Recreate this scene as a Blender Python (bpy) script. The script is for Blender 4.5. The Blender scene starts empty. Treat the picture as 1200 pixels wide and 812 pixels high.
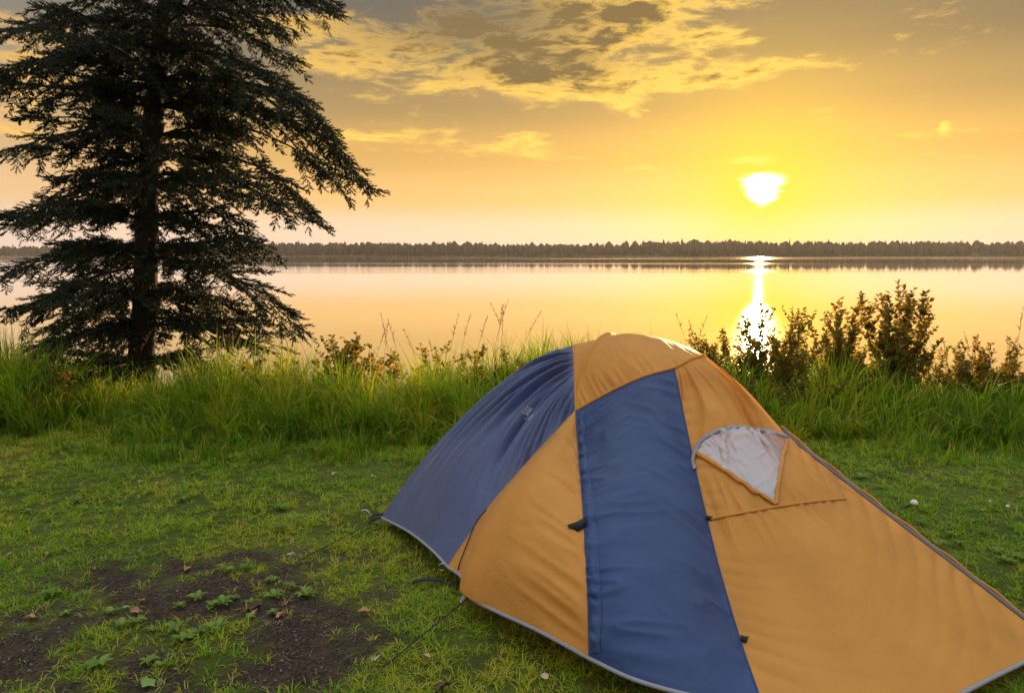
import bpy, bmesh, math, random
import numpy as np
from mathutils import Vector, Matrix

R = math.radians
rng = np.random.default_rng(7)
random.seed(7)
scene = bpy.context.scene
col = scene.collection

# ------------------------------------------------------------------ camera
FPX, CX, CY, HOR, CAMZ = 850.0, 600.0, 406.0, 298.0, 1.70
PITCH = math.atan((CY - HOR) / FPX)
cam_d = bpy.data.cameras.new('camera')
cam_d.sensor_width = 36.0
cam_d.lens = FPX / 1200.0 * 36.0
cam_d.clip_start = 0.05
cam_d.clip_end = 20000
cam = bpy.data.objects.new('camera', cam_d)
cam.location = (0, 0, CAMZ)
cam.rotation_euler = (R(90) - PITCH, 0, 0)
col.objects.link(cam)
scene.camera = cam

# ------------------------------------------------------------------ render look
scene.render.engine = 'CYCLES'
scene.view_settings.view_transform = 'Standard'
scene.view_settings.look = 'None'
scene.view_settings.gamma = 1.0
scene.view_settings.exposure = 1.0
scene.view_settings.use_curve_mapping = False
scene.cycles.max_bounces = 10
scene.cycles.transparent_max_bounces = 12
scene.cycles.sample_clamp_indirect = 6.0
scene.cycles.sample_clamp_direct = 0.0
scene.cycles.use_denoising = True

# ------------------------------------------------------------------ node helpers
def new_mat(name):
    m = bpy.data.materials.new(name)
    m.use_nodes = True
    m.node_tree.nodes.clear()
    return m, m.node_tree

class NT:
    """small expression builder over a node tree"""
    def __init__(s, nt): s.nt = nt
    def node(s, t, **kw):
        n = s.nt.nodes.new(t)
        for k, v in kw.items(): setattr(n, k, v)
        return n
    def put(s, sock, v):
        if isinstance(v, bpy.types.NodeSocket): s.nt.links.new(v, sock)
        elif v is not None: sock.default_value = v
    def m(s, op, a, b=None, c=None, clamp=False):
        n = s.node('ShaderNodeMath', operation=op, use_clamp=clamp)
        for i, v in enumerate((a, b, c)):
            if v is not None: s.put(n.inputs[i], v)
        return n.outputs[0]
    def add(s, a, b): return s.m('ADD', a, b)
    def sub(s, a, b): return s.m('SUBTRACT', a, b)
    def mul(s, a, b): return s.m('MULTIPLY', a, b)
    def div(s, a, b): return s.m('DIVIDE', a, b)
    def exp(s, a): return s.m('EXPONENT', a)
    def smooth(s, x, lo, hi):
        n = s.node('ShaderNodeMapRange', interpolation_type='SMOOTHSTEP', clamp=True)
        s.put(n.inputs[0], x); s.put(n.inputs[1], lo); s.put(n.inputs[2], hi)
        return n.outputs[0]
    def mixc(s, f, a, b, blend='MIX'):
        n = s.node('ShaderNodeMix', data_type='RGBA', blend_type=blend)
        s.put(n.inputs[0], f)
        s.put(n.inputs[6], a if isinstance(a, bpy.types.NodeSocket) else (*a, 1))
        s.put(n.inputs[7], b if isinstance(b, bpy.types.NodeSocket) else (*b, 1))
        return n.outputs[2]
    def scale(s, c, f):
        n = s.node('ShaderNodeVectorMath', operation='SCALE')
        s.put(n.inputs[0], c if isinstance(c, bpy.types.NodeSocket) else Vector(c)); s.put(n.inputs[3], f)
        return n.outputs[0]
    def vadd(s, a, b):
        n = s.node('ShaderNodeVectorMath', operation='ADD')
        s.put(n.inputs[0], a); s.put(n.inputs[1], b)
        return n.outputs[0]
    def comb(s, x, y, z):
        n = s.node('ShaderNodeCombineXYZ')
        for i, v in enumerate((x, y, z)): s.put(n.inputs[i], v)
        return n.outputs[0]
    def noise(s, vec, scale, detail=4, rough=0.55, dist=0.0, out=0):
        n = s.node('ShaderNodeTexNoise')
        if vec is not None: s.put(n.inputs['Vector'], vec)
        n.inputs['Scale'].default_value = scale
        n.inputs['Detail'].default_value = detail
        n.inputs['Roughness'].default_value = rough
        n.inputs['Distortion'].default_value = dist
        return n.outputs[out]
    def ramp(s, f, stops, interp='LINEAR'):
        n = s.node('ShaderNodeValToRGB')
        n.color_ramp.interpolation = interp
        e = n.color_ramp.elements
        while len(e) < len(stops): e.new(0.5)
        for q, (p, c) in zip(e, stops): q.position = p; q.color = (*c, 1)
        s.put(n.inputs[0], f)
        return n.outputs[0]

# ------------------------------------------------------------------ sky
SUN_AZ = math.atan((888 - CX) / FPX)                 # to the right of the view axis
SUN_EL = R(4.6)
SUN = Vector((math.sin(SUN_AZ) * math.cos(SUN_EL), math.cos(SUN_AZ) * math.cos(SUN_EL), math.sin(SUN_EL)))

world = bpy.data.worlds.new('World')
scene.world = world
world.use_nodes = True
wt = world.node_tree
wt.nodes.clear()
W = NT(wt)
tc = W.node('ShaderNodeTexCoord')
sep = W.node('ShaderNodeSeparateXYZ')
wt.links.new(tc.outputs['Generated'], sep.inputs[0])
dx, dy, dz = sep.outputs
DEG = 180 / math.pi
el = W.mul(W.m('ARCSINE', dz), DEG)
az = W.mul(W.m('ARCTAN2', dx, dy), DEG)
sdot = W.node('ShaderNodeVectorMath', operation='DOT_PRODUCT')
wt.links.new(tc.outputs['Generated'], sdot.inputs[0]); sdot.inputs[1].default_value = SUN
ang = W.mul(W.m('ARCCOSINE', W.m('MINIMUM', sdot.outputs['Value'], 0.999999)), DEG)
el_abs = W.m('ABSOLUTE', el)

base = W.ramp(W.div(el_abs, 90.0), [
    (0.000, (0.45, 0.34, 0.29)), (0.020, (0.49, 0.35, 0.245)), (0.048, (0.47, 0.275, 0.10)),
    (0.085, (0.36, 0.205, 0.055)), (0.125, (0.200, 0.128, 0.048)), (0.165, (0.095, 0.074, 0.042)),
    (0.205, (0.066, 0.059, 0.047)), (0.45, (0.45, 0.46, 0.47)), (1.0, (0.72, 0.76, 0.84))], 'EASE')
# warmth follows the sun's side of the sky, the far side is paler
side = W.smooth(ang, 25.0, 100.0)
low = W.sub(1.0, W.smooth(el_abs, 6.0, 40.0))
base = W.mixc(W.mul(side, W.mul(low, 0.75)), base, (0.30, 0.275, 0.275))
# physical sky mixed in
sky = W.node('ShaderNodeTexSky', sky_type='NISHITA', sun_disc=False)
sky.sun_elevation = SUN_EL
sky.sun_rotation = SUN_AZ
sky.air_density = 1.2; sky.dust_density = 2.0
phys = W.scale(sky.outputs[0], 0.007)
# sun glow
sx = W.div(W.sub(az, SUN_AZ * DEG), 1.0)
sy = W.sub(el, SUN_EL * DEG)
streak = W.noise(W.comb(W.mul(az, 0.35), W.mul(el, 2.6), 0.0), 1.0, 3)
halfw = W.m('MAXIMUM', W.add(0.98, W.mul(sy, 0.40)), 0.40)
rad = W.m('SQRT', W.add(W.m('POWER', W.div(sx, halfw), 2.0), W.m('POWER', W.div(W.sub(sy, 0.05), 1.08), 4.0)))
rad = W.add(rad, W.mul(W.sub(streak, 0.5), 1.5))
core = W.mul(W.m('POWER', W.sub(1.0, W.smooth(rad, 0.35, 1.75)), 2.0), 4.0)
yel = W.mul(W.exp(W.mul(W.m('POWER', W.div(ang, 4.6), 1.15), -1.0)), 0.85)
far_y = W.mul(W.exp(W.mul(ang, -1 / 10.0)), 0.36)
glow = W.scale((1.0, 0.9, 0.5), core)

# clouds: streaky noise, thicker where the photograph has its banks
cp = W.comb(W.mul(az, 0.075), W.mul(el, 0.27), 0.0)
cn = W.noise(W.vadd(cp, W.comb(3.1, 1.7, 0.0)), 1.5, 11, 0.66, 0.5)
cn2 = W.noise(W.vadd(cp, W.comb(9.0, 4.0, 0.0)), 4.6, 9, 0.68, 0.5)
def px_dir(px, py):
    v = Vector(((px - CX) / FPX, 1.0, -(py - CY) / FPX))
    v.rotate(Matrix.Rotation(-PITCH, 3, 'X'))
    v.normalize()
    return math.degrees(math.atan2(v.x, v.y)), math.degrees(math.asin(v.z))
def blob(px, py, wa, we, amp, tilt=0.0):
    a, e = px_dir(px, py)
    da = W.sub(az, a); de = W.sub(W.sub(el, e), W.mul(da, tilt))
    q = W.add(W.m('POWER', W.div(da, wa), 2.0), W.m('POWER', W.div(de, we), 2.0))
    return W.mul(W.exp(W.mul(q, -1.0)), amp)
mask = None
for b in [(640, 40, 9.0, 3.6, 0.34), (560, 85, 8.5, 1.6, 0.17, -0.12), (770, 97, 10.0, 1.1, 0.30, 0.02), (430, 50, 6, 2.2, 0.17), (760, 15, 4, 2.0, 0.24), (340, 40, 5, 2.0, 0.17),
          (480, 160, 10.0, 1.3, 0.20, 0.0), (620, 170, 3.0, 0.8, 0.12), (0, 110, 7.0, 3.6, 0.22), (60, 60, 6, 2, 0.2), (885, 186, 2.6, 0.45, 0.30),
          (845, 44, 2.8, 0.7, 0.30), (1085, 28, 2.6, 0.9, 0.17, 0.05), (1180, 150, 5.0, 0.7, 0.14), (1106, 148, 0.35, 0.45, 0.27), (905, 75, 3.5, 0.6, 0.16)]:
    t = blob(*b)
    mask = t if mask is None else W.add(mask, t)
high = W.mul(W.smooth(el, 19.0, 30.0), 0.15)
dens = W.add(W.add(W.add(cn, W.mul(W.sub(cn2, 0.5), 0.62)), mask), high)
cover = W.smooth(dens, 0.60, 0.90)
thick = W.m('MINIMUM', W.mul(W.smooth(W.add(dens, W.add(blob(560, 25, 9.0, 2.6, 0.22), blob(650, 78, 5.0, 0.9, 0.10))), 0.74, 1.0), W.smooth(W.sub(el, W.mul(W.sub(cn2, 0.5), 9.0)), 9.0, 12.5)), 0.94)
lit = W.mixc(W.smooth(ang, 6.0, 60.0), (0.78, 0.48, 0.08), (0.52, 0.30, 0.075))
lit = W.mixc(W.smooth(el, 24.0, 45.0), lit, (0.62, 0.62, 0.63))
body = W.mixc(W.smooth(el, 24.0, 45.0), (0.105, 0.072, 0.034), (0.54, 0.55, 0.58))
ccol = W.mixc(thick, lit, body)
clear = W.mixc(far_y, W.vadd(base, phys), (0.52, 0.28, 0.025))
clear = W.mixc(yel, clear, (0.74, 0.48, 0.012))
skyc = W.mixc(W.mul(cover, W.smooth(el_abs, 3.0, 6.0)), clear, ccol)
skyc = W.vadd(skyc, glow)
bg = W.node('ShaderNodeBackground')
wt.links.new(skyc, bg.inputs['Color'])
bg.inputs['Strength'].default_value = 1.0
wo = W.node('ShaderNodeOutputWorld')
wt.links.new(bg.outputs[0], wo.inputs[0])

# ------------------------------------------------------------------ sun
sun_d = bpy.data.lights.new('sun', 'SUN')
sun_d.energy = 3.2
sun_d.angle = R(0.6)
sun_d.color = (1.0, 0.62, 0.26)
sun = bpy.data.objects.new('sun', sun_d)
sun.rotation_euler = (-SUN).to_track_quat('-Z', 'Y').to_euler()
sun.location = (20, 40, 30)
col.objects.link(sun)

# ================================================================== helpers
def tag(o, label=None, cat=None, group=None, kind=None):
    if label: o['label'] = label
    if cat: o['category'] = cat
    if group: o['group'] = group
    if kind: o['kind'] = kind
    return o

def link(name, me, parent=None):
    o = bpy.data.objects.new(name, me)
    col.objects.link(o)
    if parent: o.parent = parent
    return o

def empty(name, loc, rz=0):
    o = bpy.data.objects.new(name, None)
    o.location = loc
    o.rotation_euler = (0, 0, rz)
    o.empty_display_size = 0.1
    col.objects.link(o)
    return o

def mesh_np(name, V, F, mat=None, smooth=False, attrs=None):
    """V (n,3); F (m,k) all the same k; attrs {name: per-vertex float}"""
    V = np.ascontiguousarray(V, np.float32); F = np.ascontiguousarray(F, np.int32)
    me = bpy.data.meshes.new(name)
    k = F.shape[1]
    me.vertices.add(len(V)); me.vertices.foreach_set('co', V.ravel())
    me.loops.add(F.size); me.loops.foreach_set('vertex_index', F.ravel())
    me.polygons.add(len(F))
    me.polygons.foreach_set('loop_start', np.arange(0, F.size, k, dtype=np.int32))
    if smooth: me.polygons.foreach_set('use_smooth', np.ones(len(F), bool))
    me.update(calc_edges=True)
    for n, a in (attrs or {}).items():
        at = me.attributes.new(n, 'FLOAT', 'POINT')
        at.data.foreach_set('value', np.ascontiguousarray(a, np.float32))
    if mat: me.materials.append(mat)
    return me

class Geo:
    """collects pieces into one mesh"""
    def __init__(s): s.V = []; s.F = []; s.A = []; s.n = 0
    def add(s, V, F, a=0.5):
        V = np.asarray(V, float); F = np.asarray(F, int)
        s.V.append(V); s.F.append(F + s.n); s.n += len(V)
        s.A.append(np.full(len(V), a) if np.isscalar(a) else np.asarray(a))
    def mesh(s, name, mat, smooth=False):
        return mesh_np(name, np.concatenate(s.V), np.concatenate(s.F), mat, smooth, {'var': np.concatenate(s.A)})

def tube(P, r, n=8, cap=True):
    """quads of a tube along P with radii r"""
    P = np.asarray(P, float); k = len(P)
    r = np.broadcast_to(np.asarray(r, float), (k,))
    T = np.gradient(P, axis=0); T /= np.linalg.norm(T, axis=1)[:, None] + 1e-9
    ref = np.array([0.13, 0.29, 0.95]) if abs(T[:, 2]).mean() < 0.8 else np.array([0.95, 0.2, 0.1])
    U = np.cross(T, ref); U /= np.linalg.norm(U, axis=1)[:, None] + 1e-9
    B = np.cross(T, U)
    a = np.linspace(0, 2 * np.pi, n, endpoint=False)
    V = (P[:, None] + r[:, None, None] * (np.cos(a)[None, :, None] * U[:, None] + np.sin(a)[None, :, None] * B[:, None])).reshape(-1, 3)
    i, j = np.meshgrid(np.arange(k - 1), np.arange(n), indexing='ij')
    F = np.stack([i * n + j, i * n + (j + 1) % n, (i + 1) * n + (j + 1) % n, (i + 1) * n + j], -1).reshape(-1, 4)
    if cap:
        V = np.concatenate([V, P[:1], P[-1:]])
        c0, c1 = len(V) - 2, len(V) - 1
        jj = np.arange(n)
        F = np.concatenate([F, np.stack([(jj + 1) % n, jj, np.full(n, c0), np.full(n, c0)], -1)[:, :4],
                            np.stack([(k - 1) * n + jj, (k - 1) * n + (jj + 1) % n, np.full(n, c1), np.full(n, c1)], -1)])
    return V, F

def tube_mesh(name, P, r, mat, n=8, smooth=True):
    V, F = tube(P, r, n, cap=False)
    return mesh_np(name, V, F, mat, smooth)

def spline(pts, n):
    """Catmull-Rom through pts, n samples evenly spaced by length"""
    p = np.asarray(pts, float)
    if len(p) == 2: return p[0] + (p[1] - p[0]) * np.linspace(0, 1, n)[:, None]
    q = np.vstack([2 * p[0] - p[1], p, 2 * p[-1] - p[-2]])
    out = []
    t = np.linspace(0, 1, 24, endpoint=False)[:, None]
    for i in range(1, len(q) - 2):
        a, b, c, d = q[i - 1], q[i], q[i + 1], q[i + 2]
        out.append(0.5 * (2 * b + (c - a) * t + (2 * a - 5 * b + 4 * c - d) * t ** 2 + (-a + 3 * b - 3 * c + d) * t ** 3))
    out = np.vstack(out + [p[-1:]])
    s = np.concatenate([[0], np.cumsum(np.linalg.norm(np.diff(out, axis=0), axis=1))])
    u = np.linspace(0, s[-1], n)
    return np.stack([np.interp(u, s, out[:, k]) for k in range(3)], 1)

def vnoise(x, y, seed=0):
    """value noise 0..1"""
    x = np.asarray(x, float); y = np.asarray(y, float)
    xi = np.floor(x).astype(np.int64); yi = np.floor(y).astype(np.int64)
    fx = x - xi; fy = y - yi
    fx = fx * fx * (3 - 2 * fx); fy = fy * fy * (3 - 2 * fy)
    def h(a, b):
        v = (a * 374761393 + b * 668265263 + seed * 982451653) & 0xFFFFFFFF
        v = ((v ^ (v >> 13)) * 1274126177) & 0xFFFFFFFF
        return ((v ^ (v >> 16)) & 0xFFFF) / 65535.0
    return (h(xi, yi) * (1 - fx) + h(xi + 1, yi) * fx) * (1 - fy) + (h(xi, yi + 1) * (1 - fx) + h(xi + 1, yi + 1) * fx) * fy

def fbm(x, y, seed=0, oct=4):
    s = 0; a = 1; t = 0
    for i in range(oct):
        s = s + a * vnoise(x * 2 ** i, y * 2 ** i, seed + i); t += a; a *= 0.5
    return s / t

def ray(px, py):
    v = Vector(((px - CX) / FPX, 1.0, -(py - CY) / FPX))
    v.rotate(Matrix.Rotation(-PITCH, 3, 'X'))
    return v
def at_y(px, py, Y):
    v = ray(px, py); s = Y / v.y
    return np.array((v.x * s, Y, CAMZ + v.z * s))
def at_z(px, py, z=0.0):
    v = ray(px, py); s = (z - CAMZ) / v.z
    return np.array((v.x * s, v.y * s, z))

# ================================================================== materials
def mat_attr(T, name='var'):
    n = T.node('ShaderNodeAttribute', attribute_name=name)
    return n.outputs['Fac']

def leaf_mat(name, stops, trans=0.45, rough=0.55, gain=1.0, tcol=(1.25, 1.15, 0.6)):
    m, nt = new_mat(name); T = NT(nt)
    a = mat_attr(T)
    c = T.ramp(a, stops)
    p = T.node('ShaderNodeBsdfPrincipled')
    nt.links.new(c, p.inputs['Base Color'])
    p.inputs['Roughness'].default_value = rough
    p.inputs['Specular IOR Level'].default_value = 0.35
    tr = T.node('ShaderNodeBsdfTranslucent')
    nt.links.new(T.mixc(1.0, c, tcol, 'MULTIPLY'), tr.inputs['Color'])
    mx = T.node('ShaderNodeMixShader'); mx.inputs[0].default_value = trans
    nt.links.new(p.outputs[0], mx.inputs[1]); nt.links.new(tr.outputs[0], mx.inputs[2])
    o = T.node('ShaderNodeOutputMaterial'); nt.links.new(mx.outputs[0], o.inputs[0])
    return m

def plain_mat(name, c, rough=0.7, metal=0.0, var=0.25, scale=20.0, bump=0.0, spec=0.4):
    m, nt = new_mat(name); T = NT(nt)
    tc = T.node('ShaderNodeTexCoord')
    n = T.noise(tc.outputs['Object'], scale, 5)
    dark = tuple(x * (1 - var) for x in c); light = tuple(min(1, x * (1 + var)) for x in c)
    p = T.node('ShaderNodeBsdfPrincipled')
    nt.links.new(T.mixc(n, dark, light), p.inputs['Base Color'])
    p.inputs['Roughness'].default_value = rough; p.inputs['Metallic'].default_value = metal
    p.inputs['Specular IOR Level'].default_value = spec
    if bump:
        b = T.node('ShaderNodeBump'); b.inputs['Strength'].default_value = bump; b.inputs['Distance'].default_value = 0.01
        nt.links.new(n, b.inputs['Height']); nt.links.new(b.outputs[0], p.inputs['Normal'])
    o = T.node('ShaderNodeOutputMaterial'); nt.links.new(p.outputs[0], o.inputs[0])
    return m

def fabric_mat(name, c, trans, tcol, fine=0.7, rough=0.5, spec=0.4, sheen=0.1):
    m, nt = new_mat(name); T = NT(nt)
    tc = T.node('ShaderNodeTexCoord')
    n = T.noise(tc.outputs['Object'], 3.0, 5, 0.6)
    weave = T.noise(tc.outputs['Object'], 420.0, 2, 0.6)
    crink = T.noise(tc.outputs['Object'], 26.0, 4, 0.6, 0.6)
    cc = T.mixc(T.smooth(n, 0.3, 0.7), tuple(x * 0.9 for x in c), tuple(min(1, x * 1.06) for x in c))
    cc = T.mixc(T.mul(T.smooth(weave, 0.35, 0.65), 0.16), cc, tuple(x * 0.62 for x in c))
    b = T.node('ShaderNodeBump'); b.inputs['Strength'].default_value = fine; b.inputs['Distance'].default_value = 0.006
    nt.links.new(T.add(T.mul(crink, 1.0), T.mul(weave, 0.12)), b.inputs['Height'])
    p = T.node('ShaderNodeBsdfPrincipled')
    nt.links.new(cc, p.inputs['Base Color']); nt.links.new(b.outputs[0], p.inputs['Normal'])
    p.inputs['Roughness'].default_value = rough
    p.inputs['Specular IOR Level'].default_value = spec
    p.inputs['Sheen Weight'].default_value = sheen
    p.inputs['Sheen Roughness'].default_value = 0.4
    tr = T.node('ShaderNodeBsdfTranslucent'); tr.inputs['Color'].default_value = (*tcol, 1)
    nt.links.new(b.outputs[0], tr.inputs['Normal'])
    mx = T.node('ShaderNodeMixShader'); mx.inputs[0].default_value = trans
    nt.links.new(p.outputs[0], mx.inputs[1]); nt.links.new(tr.outputs[0], mx.inputs[2])
    o = T.node('ShaderNodeOutputMaterial'); nt.links.new(mx.outputs[0], o.inputs[0])
    return m

MAT = {}
MAT['orange'] = fabric_mat('orange_nylon', (0.69, 0.32, 0.065), 0.26, (0.95, 0.36, 0.03), spec=0.22)
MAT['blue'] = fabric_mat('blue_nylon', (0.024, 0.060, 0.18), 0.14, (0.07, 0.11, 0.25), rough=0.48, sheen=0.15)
MAT['blue_skylit'] = fabric_mat('skylit_blue_nylon', (0.050, 0.080, 0.20), 0.14, (0.09, 0.12, 0.25), rough=0.38, spec=0.6, sheen=0.45)  # same blue nylon, sky light painted in as a paler base and sheen
MAT['grey_trim'] = plain_mat('grey_binding_tape', (0.26, 0.26, 0.30), 0.7, scale=90, bump=0.2)
MAT['black_web'] = plain_mat('black_webbing', (0.018, 0.018, 0.02), 0.7, scale=120, bump=0.3)
MAT['zip'] = plain_mat('grey_zip_tape', (0.12, 0.12, 0.14), 0.6, scale=140, bump=0.2)
MAT['tub'] = plain_mat('dark_floor_fabric', (0.03, 0.03, 0.035), 0.7, scale=30)
MAT['steel'] = plain_mat('aluminium_peg', (0.5, 0.5, 0.52), 0.35, metal=1.0, var=0.1)
MAT['white_print'] = plain_mat('white_print', (0.52, 0.5, 0.52), 0.6, var=0.25, scale=160)
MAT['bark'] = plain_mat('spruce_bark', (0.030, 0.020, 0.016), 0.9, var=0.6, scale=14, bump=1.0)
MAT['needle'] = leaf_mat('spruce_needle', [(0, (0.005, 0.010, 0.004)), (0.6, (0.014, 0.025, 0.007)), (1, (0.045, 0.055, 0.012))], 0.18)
MAT['tallgrass'] = leaf_mat('tall_grass_blade', [(0, (0.07, 0.17, 0.010)), (0.45, (0.22, 0.34, 0.018)), (0.8, (0.48, 0.45, 0.035)), (1, (0.48, 0.33, 0.12))], 0.5, tcol=(1.25, 1.3, 0.45))
MAT['lawn'] = leaf_mat('lawn_blade', [(0, (0.095, 0.24, 0.008)), (0.4, (0.22, 0.40, 0.011)), (0.82, (0.48, 0.46, 0.022)), (1, (0.50, 0.36, 0.14))], 0.4)
MAT['seed'] = leaf_mat('seed_head', [(0, (0.16, 0.09, 0.05)), (1, (0.38, 0.24, 0.13))], 0.4, 0.8)
MAT['shrubleaf'] = leaf_mat('shrub_leaf', [(0, (0.035, 0.055, 0.012)), (0.6, (0.10, 0.12, 0.02)), (1, (0.28, 0.20, 0.03))], 0.5, tcol=(3.2, 1.8, 0.4))
MAT['weed'] = leaf_mat('weed_leaf', [(0, (0.09, 0.19, 0.02)), (1, (0.24, 0.34, 0.05))], 0.35)
MAT['stem'] = plain_mat('brown_stem', (0.07, 0.045, 0.025), 0.85)
MAT['straw'] = leaf_mat('dry_straw', [(0, (0.10, 0.075, 0.045)), (1, (0.36, 0.27, 0.15))], 0.2, 0.8)
MAT['dryleaf'] = plain_mat('dry_leaf', (0.42, 0.25, 0.13), 0.75, var=0.35, scale=60)
MAT['paleleaf'] = plain_mat('pale_dry_leaf', (0.52, 0.40, 0.26), 0.75, var=0.3, scale=60)
MAT['greenleaf'] = plain_mat('green_fallen_leaf', (0.16, 0.27, 0.06), 0.6, var=0.3, scale=60)
MAT['brownleaf'] = plain_mat('brown_leaf', (0.10, 0.055, 0.035), 0.8, var=0.4, scale=60)
MAT['mushroom'] = plain_mat('mushroom_skin', (0.72, 0.66, 0.58), 0.7, var=0.12, scale=40)
MAT['pebble'] = plain_mat('pebble_stone', (0.16, 0.13, 0.12), 0.85, var=0.5, scale=30)
MAT['forest'] = leaf_mat('far_conifer', [(0, (0.013, 0.014, 0.009)), (1, (0.034, 0.036, 0.018))], 0.1, 0.8)

def window_mat():
    m, nt = new_mat('clear_vinyl'); T = NT(nt)
    tc = T.node('ShaderNodeTexCoord')
    mp = T.node('ShaderNodeMapping'); mp.inputs['Rotation'].default_value = (0, R(40), 0); mp.inputs['Scale'].default_value = (1.0, 1.0, 0.28)
    nt.links.new(tc.outputs['Object'], mp.inputs[0])
    n = T.noise(mp.outputs[0], 22.0, 4, 0.6, 0.6)
    b = T.node('ShaderNodeBump'); b.inputs['Strength'].default_value = 0.35; b.inputs['Distance'].default_value = 0.01
    nt.links.new(n, b.inputs['Height'])
    d = T.node('ShaderNodeBsdfPrincipled'); d.inputs['Base Color'].default_value = (0.58, 0.57, 0.63, 1)
    d.inputs['Roughness'].default_value = 0.2; d.inputs['Specular IOR Level'].default_value = 0.9
    nt.links.new(b.outputs[0], d.inputs['Normal'])
    t = T.node('ShaderNodeBsdfTransparent'); t.inputs['Color'].default_value = (0.95, 0.93, 0.9, 1)
    mx = T.node('ShaderNodeMixShader'); sx_w = T.node('ShaderNodeSeparateXYZ'); nt.links.new(tc.outputs['Object'], sx_w.inputs[0])
    nt.links.new(T.add(0.36, T.mul(T.smooth(sx_w.outputs[0], 1.22, 1.42), 0.5)), mx.inputs[0])   # clearer towards the far corner, where it is not fogged
    nt.links.new(d.outputs[0], mx.inputs[1]); nt.links.new(t.outputs[0], mx.inputs[2])
    o = T.node('ShaderNodeOutputMaterial'); nt.links.new(mx.outputs[0], o.inputs[0])
    return m
MAT['vinyl'] = window_mat()

def ground_mat():
    m, nt = new_mat('lawn_soil'); T = NT(nt)
    tc = T.node('ShaderNodeTexCoord'); P = tc.outputs['Object']
    soil = mat_attr(T, 'soil')
    n1 = T.noise(P, 9.0, 6, 0.65); n2 = T.noise(P, 60.0, 5, 0.7); n3 = T.noise(P, 1.3, 4)
    n4 = T.noise(P, 180.0, 3, 0.7)
    dirt = T.mixc(T.smooth(n2, 0.35, 0.68), (0.018, 0.013, 0.010), (0.085, 0.058, 0.040))
    dirt = T.mixc(T.mul(T.smooth(n1, 0.48, 0.68), 0.6), dirt, (0.10, 0.072, 0.045))
    dirt = T.mixc(T.smooth(n4, 0.58, 0.70), dirt, (0.19, 0.15, 0.12))
    thatch = T.mixc(T.smooth(n2, 0.35, 0.65), (0.06, 0.09, 0.010), (0.16, 0.19, 0.028))
    thatch = T.mixc(T.smooth(n1, 0.45, 0.7), thatch, (0.11, 0.105, 0.03))
    thatch = T.mixc(T.smooth(n3, 0.40, 0.62), thatch, (0.07, 0.095, 0.012))
    c = T.mixc(soil, thatch, dirt)
    b = T.node('ShaderNodeBump'); b.inputs['Strength'].default_value = 0.9; b.inputs['Distance'].default_value = 0.02
    nt.links.new(T.add(n2, T.mul(n4, 0.5)), b.inputs['Height'])
    p = T.node('ShaderNodeBsdfPrincipled'); p.inputs['Roughness'].default_value = 0.95
    p.inputs['Specular IOR Level'].default_value = 0.15
    nt.links.new(c, p.inputs['Base Color']); nt.links.new(b.outputs[0], p.inputs['Normal'])
    o = T.node('ShaderNodeOutputMaterial'); nt.links.new(p.outputs[0], o.inputs[0])
    return m
MAT['ground'] = ground_mat()

def water_mat():
    m, nt = new_mat('lake_water'); T = NT(nt)
    tc = T.node('ShaderNodeTexCoord')
    mp = T.node('ShaderNodeMapping'); mp.inputs['Scale'].default_value = (0.25, 0.7, 1)
    nt.links.new(tc.outputs['Object'], mp.inputs[0])
    n = T.noise(mp.outputs[0], 1.1, 4, 0.5)
    mp2 = T.node('ShaderNodeMapping'); mp2.inputs['Scale'].default_value = (0.004, 0.02, 1)
    nt.links.new(tc.outputs['Object'], mp2.inputs[0])
    big = T.noise(mp2.outputs[0], 1.0, 3, 0.5)
    b = T.node('ShaderNodeBump'); b.inputs['Strength'].default_value = 0.06; b.inputs['Distance'].default_value = 0.05
    nt.links.new(n, b.inputs['Height'])
    g = T.node('ShaderNodeBsdfGlossy'); g.inputs['Color'].default_value = (1.0, 1.0, 1.0, 1)
    nt.links.new(T.add(0.02, T.mul(T.smooth(big, 0.48, 0.66), 0.10)), g.inputs['Roughness'])
    nt.links.new(b.outputs[0], g.inputs['Normal'])
    d = T.node('ShaderNodeBsdfDiffuse'); d.inputs['Color'].default_value = (0.20, 0.19, 0.16, 1)
    lw = T.node('ShaderNodeFresnel'); lw.inputs['IOR'].default_value = 1.33
    nt.links.new(b.outputs[0], lw.inputs['Normal'])
    mx = T.node('ShaderNodeMixShader')
    nt.links.new(T.m('MINIMUM', T.add(T.mul(lw.outputs[0], 0.16), 0.84), 1.0), mx.inputs[0])
    nt.links.new(d.outputs[0], mx.inputs[1]); nt.links.new(g.outputs[0], mx.inputs[2])
    o = T.node('ShaderNodeOutputMaterial'); nt.links.new(mx.outputs[0], o.inputs[0])
    return m
MAT['water'] = water_mat()

# ================================================================== setting: ground, lake, far shore
WATER_Z = -0.55
SOIL = [(330, 765, 0.52, 0.26, 1.35), (60, 690, 0.55, 0.20, 0.75), (235, 715, 0.55, 0.20, 0.85), (310, 690, 0.60, 0.22, 0.65), (150, 610, 0.42, 0.13, 0.85), (205, 600, 0.35, 0.1, 0.6),
        (40, 800, 0.5, 0.22, 0.8), (180, 790, 0.45, 0.2, 0.55), (380, 700, 0.40, 0.2, 0.45), (270, 655, 0.5, 0.16, 0.5), (100, 735, 0.5, 0.18, 0.6), (470, 790, 0.3, 0.14, 0.35), (-60, 740, 0.7, 0.4, 0.7), (250, 840, 0.6, 0.25, 0.7), (330, 655, 0.5, 0.2, 0.45), (150, 660, 0.6, 0.2, 0.5), (20, 640, 0.5, 0.2, 0.4), (420, 740, 0.4, 0.25, 0.4), (250, 690, 1.2, 0.7, 0.25), (60, 760, 0.9, 0.5, 0.3)]
SOIL_W = [(*at_z(a, b)[:2], c, d, e) for a, b, c, d, e in SOIL]
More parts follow.
